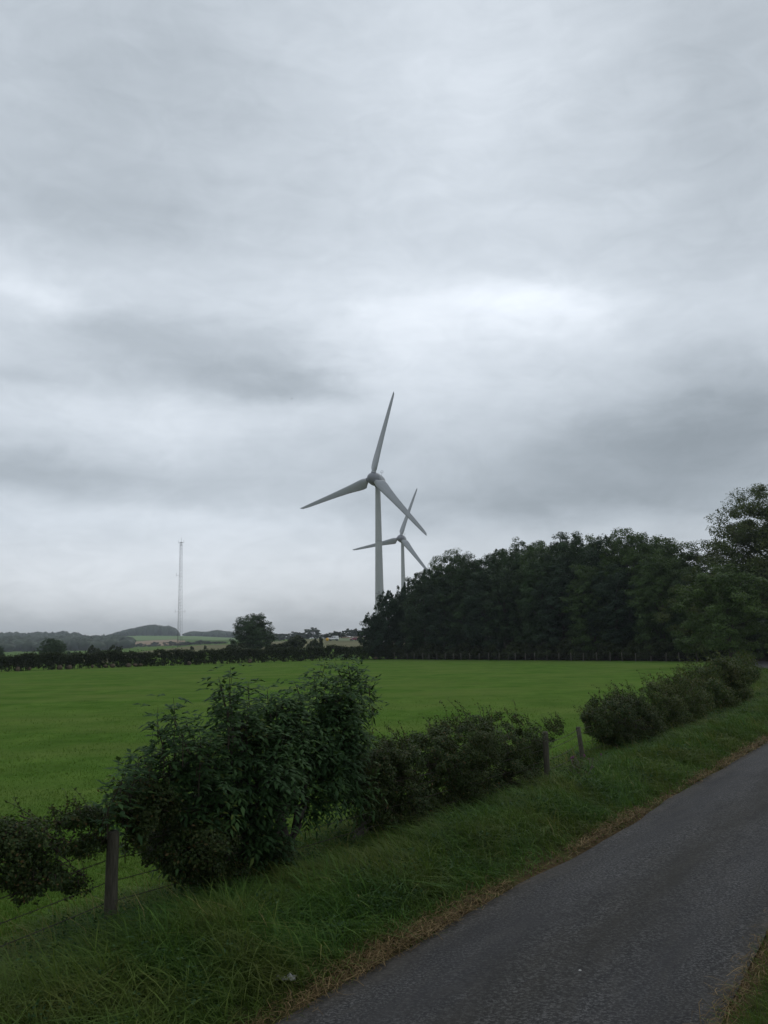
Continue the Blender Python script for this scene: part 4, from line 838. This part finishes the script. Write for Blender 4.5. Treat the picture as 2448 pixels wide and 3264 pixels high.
# tall pale seed stalks along the fence line
n = 1500; s_ = np.exp(rng.uniform(math.log(5.2), math.log(60), n)) - 8.5; lo = rng.normal(3.2, .6, n); bx, by = so_xy(s_, -HW - lo); dcam = np.hypot(bx, by)
V, F_, m_ = blades(np.c_[bx, by, ground(bx, by)], rng.uniform(.25, .7, n), rng.normal(3.4, .9, n), rng.uniform(.3, 1.1, n), .003 + .00028 * dcam, rng)
tag(build('seed_stalks', V, F_, MT['grass'], rnd=np.repeat(rng.uniform(.82, 1, n), m_)), 'pale dry seed stalks standing along the roadside fence', 'grass', kind='stuff')
# broad-leaved weeds among the verge grass
nw = 200; s_ = np.exp(rng.uniform(math.log(5.2), math.log(55), nw)) - 8.5; lo = rng.uniform(.5, 3.3, nw); wx, wy = so_xy(s_, -HW - lo); wz = ground(wx, wy); per = 60; kk = np.repeat(np.arange(nw), per); n = len(kk)
hw = rng.uniform(.12, .34, nw)[kk]; t = rng.uniform(0, 1, n); pp = np.c_[wx[kk] + rng.normal(size=n) * .12, wy[kk] + rng.normal(size=n) * .12, wz[kk] + hw * t + .04]
V, Q_, R_ = leafquads(pp, rng.normal(size=(n, 3)) * .6 + np.array([0, 0, 1.]), .017 + .0007 * np.hypot(wx, wy)[kk], .5, rng)
tag(build('verge_weeds', V, [Q_], MT['elder_leaf'], rnd=R_ * .7), 'broad-leaved weeds mixed into the long verge grass', 'weeds', kind='stuff')
# right-hand verge at the foot of the bank
nn = 16000; s_ = rng.uniform(-4, 16, nn); ro = rng.uniform(-.04, 2.2, nn); bx, by = so_xy(s_, HW + ro); n = nn
V, F_, m_ = blades(np.c_[bx, by, ground(bx, by) - .02], np.interp(ro, [0, .3, 1, 2.2], [.12, .22, .3, .3]) * rng.uniform(.6, 1.3, n), rng.uniform(2, 5, n), rng.uniform(.3, 1.3, n), rng.uniform(.006, .011, n), rng)
tag(build('bank_grass', V, F_, MT['grass'], rnd=np.repeat(np.clip(rng.beta(2, 2, n) * .95 + .1, 0, 1), m_)), 'yellow-green grass at the foot of the near bank, bottom right corner', 'grass', kind='stuff')
# pasture grass, near part as blades
n = 260000; a = rng.uniform(-.50, .42, n); r = 1 / np.sqrt(rng.uniform(1 / 62. ** 2, 1 / 9.5 ** 2, n)); r = np.where(rng.uniform(0, 1, n) < .5, r, np.exp(rng.uniform(math.log(9.5), math.log(75), n)))
bx, by = r * np.sin(a), r * np.cos(a); _, oo = road_so(bx, by); keep = (-oo - HW > 3.5 + .5 * np.sin(bx * 2 + by)) & (rng.uniform(0, 1, n) < np.clip((58 - r) / 30, .0, 1)); bx, by, r = bx[keep], by[keep], r[keep]; n = len(bx)
cl = .5 + .5 * np.sin(bx * 1.9 + 1.3 * np.sin(by * .9)) * np.sin(by * 1.6 + np.sin(bx * 1.1))
V, F_, m_ = blades(np.c_[bx, by, ground(bx, by) - .01], (.035 + .045 * cl) * rng.uniform(.6, 1.4, n), rng.uniform(0, 6.28, n), rng.uniform(.2, 1.3, n), (.005 + .0004 * r) * rng.uniform(.7, 1.3, n), rng, 2)
tag(build('pasture_grass', V, F_, MT['field_grass'], rnd=np.repeat(np.clip(rng.uniform(0, 1, n) * .7 + .3 * cl, 0, 1), m_)), 'short bright green grass of the pasture behind the fence', 'grass', kind='stuff')
# cut grass lying dry along the edge of the asphalt
n = 16000; s_ = np.exp(rng.uniform(math.log(5.2), math.log(70), n)) - 8.5; pch = np.interp(s_, np.arange(-8, 80, .7), np.convolve(np.random.default_rng(3).uniform(0, 1, 126), np.ones(3) / 3, 'same')); keep = rng.uniform(0, 1, n) < np.clip((pch - .42) * 4.0, .04, 1); s_ = s_[keep]; n = len(s_); pk = pch[keep]
lo = rng.normal(.04, .07, n) + rng.uniform(0, .26, n) * pk ** 1.5; bx, by = so_xy(s_, -HW - lo); dcam = np.hypot(bx, by); dir_ = rng.normal(size=n) * .8 + 1.0 + PI * rng.integers(0, 2, n)
ln = rng.uniform(.05, .24, n); wd = .0026 + .00030 * dcam; zb = np.maximum(ground(bx, by), .02) + rng.uniform(0, .07, n) * (pk + .3)
dv = np.c_[np.cos(dir_), np.sin(dir_), rng.normal(size=n) * .12]; sv_ = np.c_[-np.sin(dir_), np.cos(dir_), np.zeros(n)]; c0 = np.c_[bx, by, zb]; ar = np.c_[rng.normal(size=(n, 2)) * .05, np.abs(rng.normal(size=n)) * .03 + .005]
sel_ = np.arange(n) % 5 == 0; s2_ = np.clip(s_, -4, 14); rx_, ry_ = so_xy(s2_, HW + rng.normal(.02, .08, n)); c0[sel_, 0] = rx_[sel_]; c0[sel_, 1] = ry_[sel_]; c0[sel_, 2] = np.maximum(ground(rx_, ry_), .03)[sel_] + .01
rows = []
for t in (-.5, -.15, .2, .5):
    c = c0 + dv * (ln * t)[:, None] + ar * (1 - 4 * t * t); c[:, 2] = np.maximum(c[:, 2], .035); rows += [c - sv_ * wd[:, None] * .5, c + sv_ * wd[:, None] * .5]
V = np.stack(rows, 1).reshape(-1, 3); i = np.arange(n)[:, None] * 8
tag(build('cut_grass', V, [np.concatenate([i + np.array([[2 * q, 2 * q + 1, 2 * q + 3, 2 * q + 2]]) for q in range(3)])], MT['straw'], rnd=np.repeat(np.clip(rng.normal(.5, .22, n), 0, 1), 8)), 'dry tan cut grass lying along the edges of the road', 'straw', kind='stuff')

# ------------------------------------------------------------------ small things
rng = np.random.default_rng(59)
b = P(912, 3152, .06); gx = np.linspace(-1, 1, 9); U_, W_ = np.meshgrid(gx, gx); zz_ = np.abs(rng.normal(size=U_.shape)) * .018 + .012 * np.sin(U_ * 4) * np.sin(W_ * 5) + .02
V = np.stack([U_ * .085 * (1 + .15 * np.sin(W_ * 5)) + rng.normal(size=U_.shape) * .006, W_ * .06 * (1 + .2 * np.sin(U_ * 4)) + rng.normal(size=U_.shape) * .006, zz_], -1).reshape(-1, 3)
i = np.arange(8)[:, None] * 9; j = np.arange(8)[None]; o = build('paper_litter', V, [np.stack([i + j, i + j + 1, i + j + 10, i + j + 9], -1).reshape(-1, 4)], MT['paper']); md = o.modifiers.new('thick', 'SOLIDIFY'); md.thickness = .002
o.location = (b[0], b[1], max(gz(b[0], b[1]), .03) + .02); tag(o, 'crumpled off-white paper litter at the near edge of the road', 'litter')
b = P(1849, 3096, .04); V, F_ = lump((0, 0, 0), (.016, .013, .010), rng, 8, 6); o = build('pebble', V, F_, MT['stone'], smooth=True); o.location = (b[0], b[1], .045); tag(o, 'single pale pebble lying on the asphalt', 'stone')
b = D(930, 1271, 150); V, F_ = merge([lump((0, 0, 0), (.17, .05, .05), rng, 8, 6)]); bird = build('bird', V, F_, MT['bird'], smooth=True); bird.location = tuple(b); bird.scale = (.6, .6, .6); tag(bird, 'tiny dark bird flying in the sky left of the turbine', 'bird')
for s_ in (-1, 1):
    V = np.array([(.06, 0, .02), (-.06, 0, .02), (-.02, s_ * .2, .10), (.06, s_ * .2, .10), (-.06, s_ * .42, .03)]); build('wing', np.vstack([V, V + np.array([0, 0, .008])]), [np.array([[0, 1, 2, 3], [5, 8, 7, 6]]), np.array([[3, 2, 4], [8, 9, 7]])], MT['bird'], bird)

# ------------------------------------------------------------------ haze
m = mat('haze_air'); pv = nd('ShaderNodeVolumePrincipled'); pv.inputs['Color'].default_value = (.86, .93, 1.0, 1); pv.inputs['Density'].default_value = .00014; pv.inputs['Anisotropy'].default_value = .1
ov = nd('ShaderNodeOutputMaterial'); L.new(pv.outputs[0], ov.inputs[1]); m.cycles.homogeneous_volume = True
V, F_ = box((0, 0, 55), (10100, 10100, 130)); tag(build('haze', V, F_, m), 'thin pale haze over the far land', 'haze', kind='stuff')
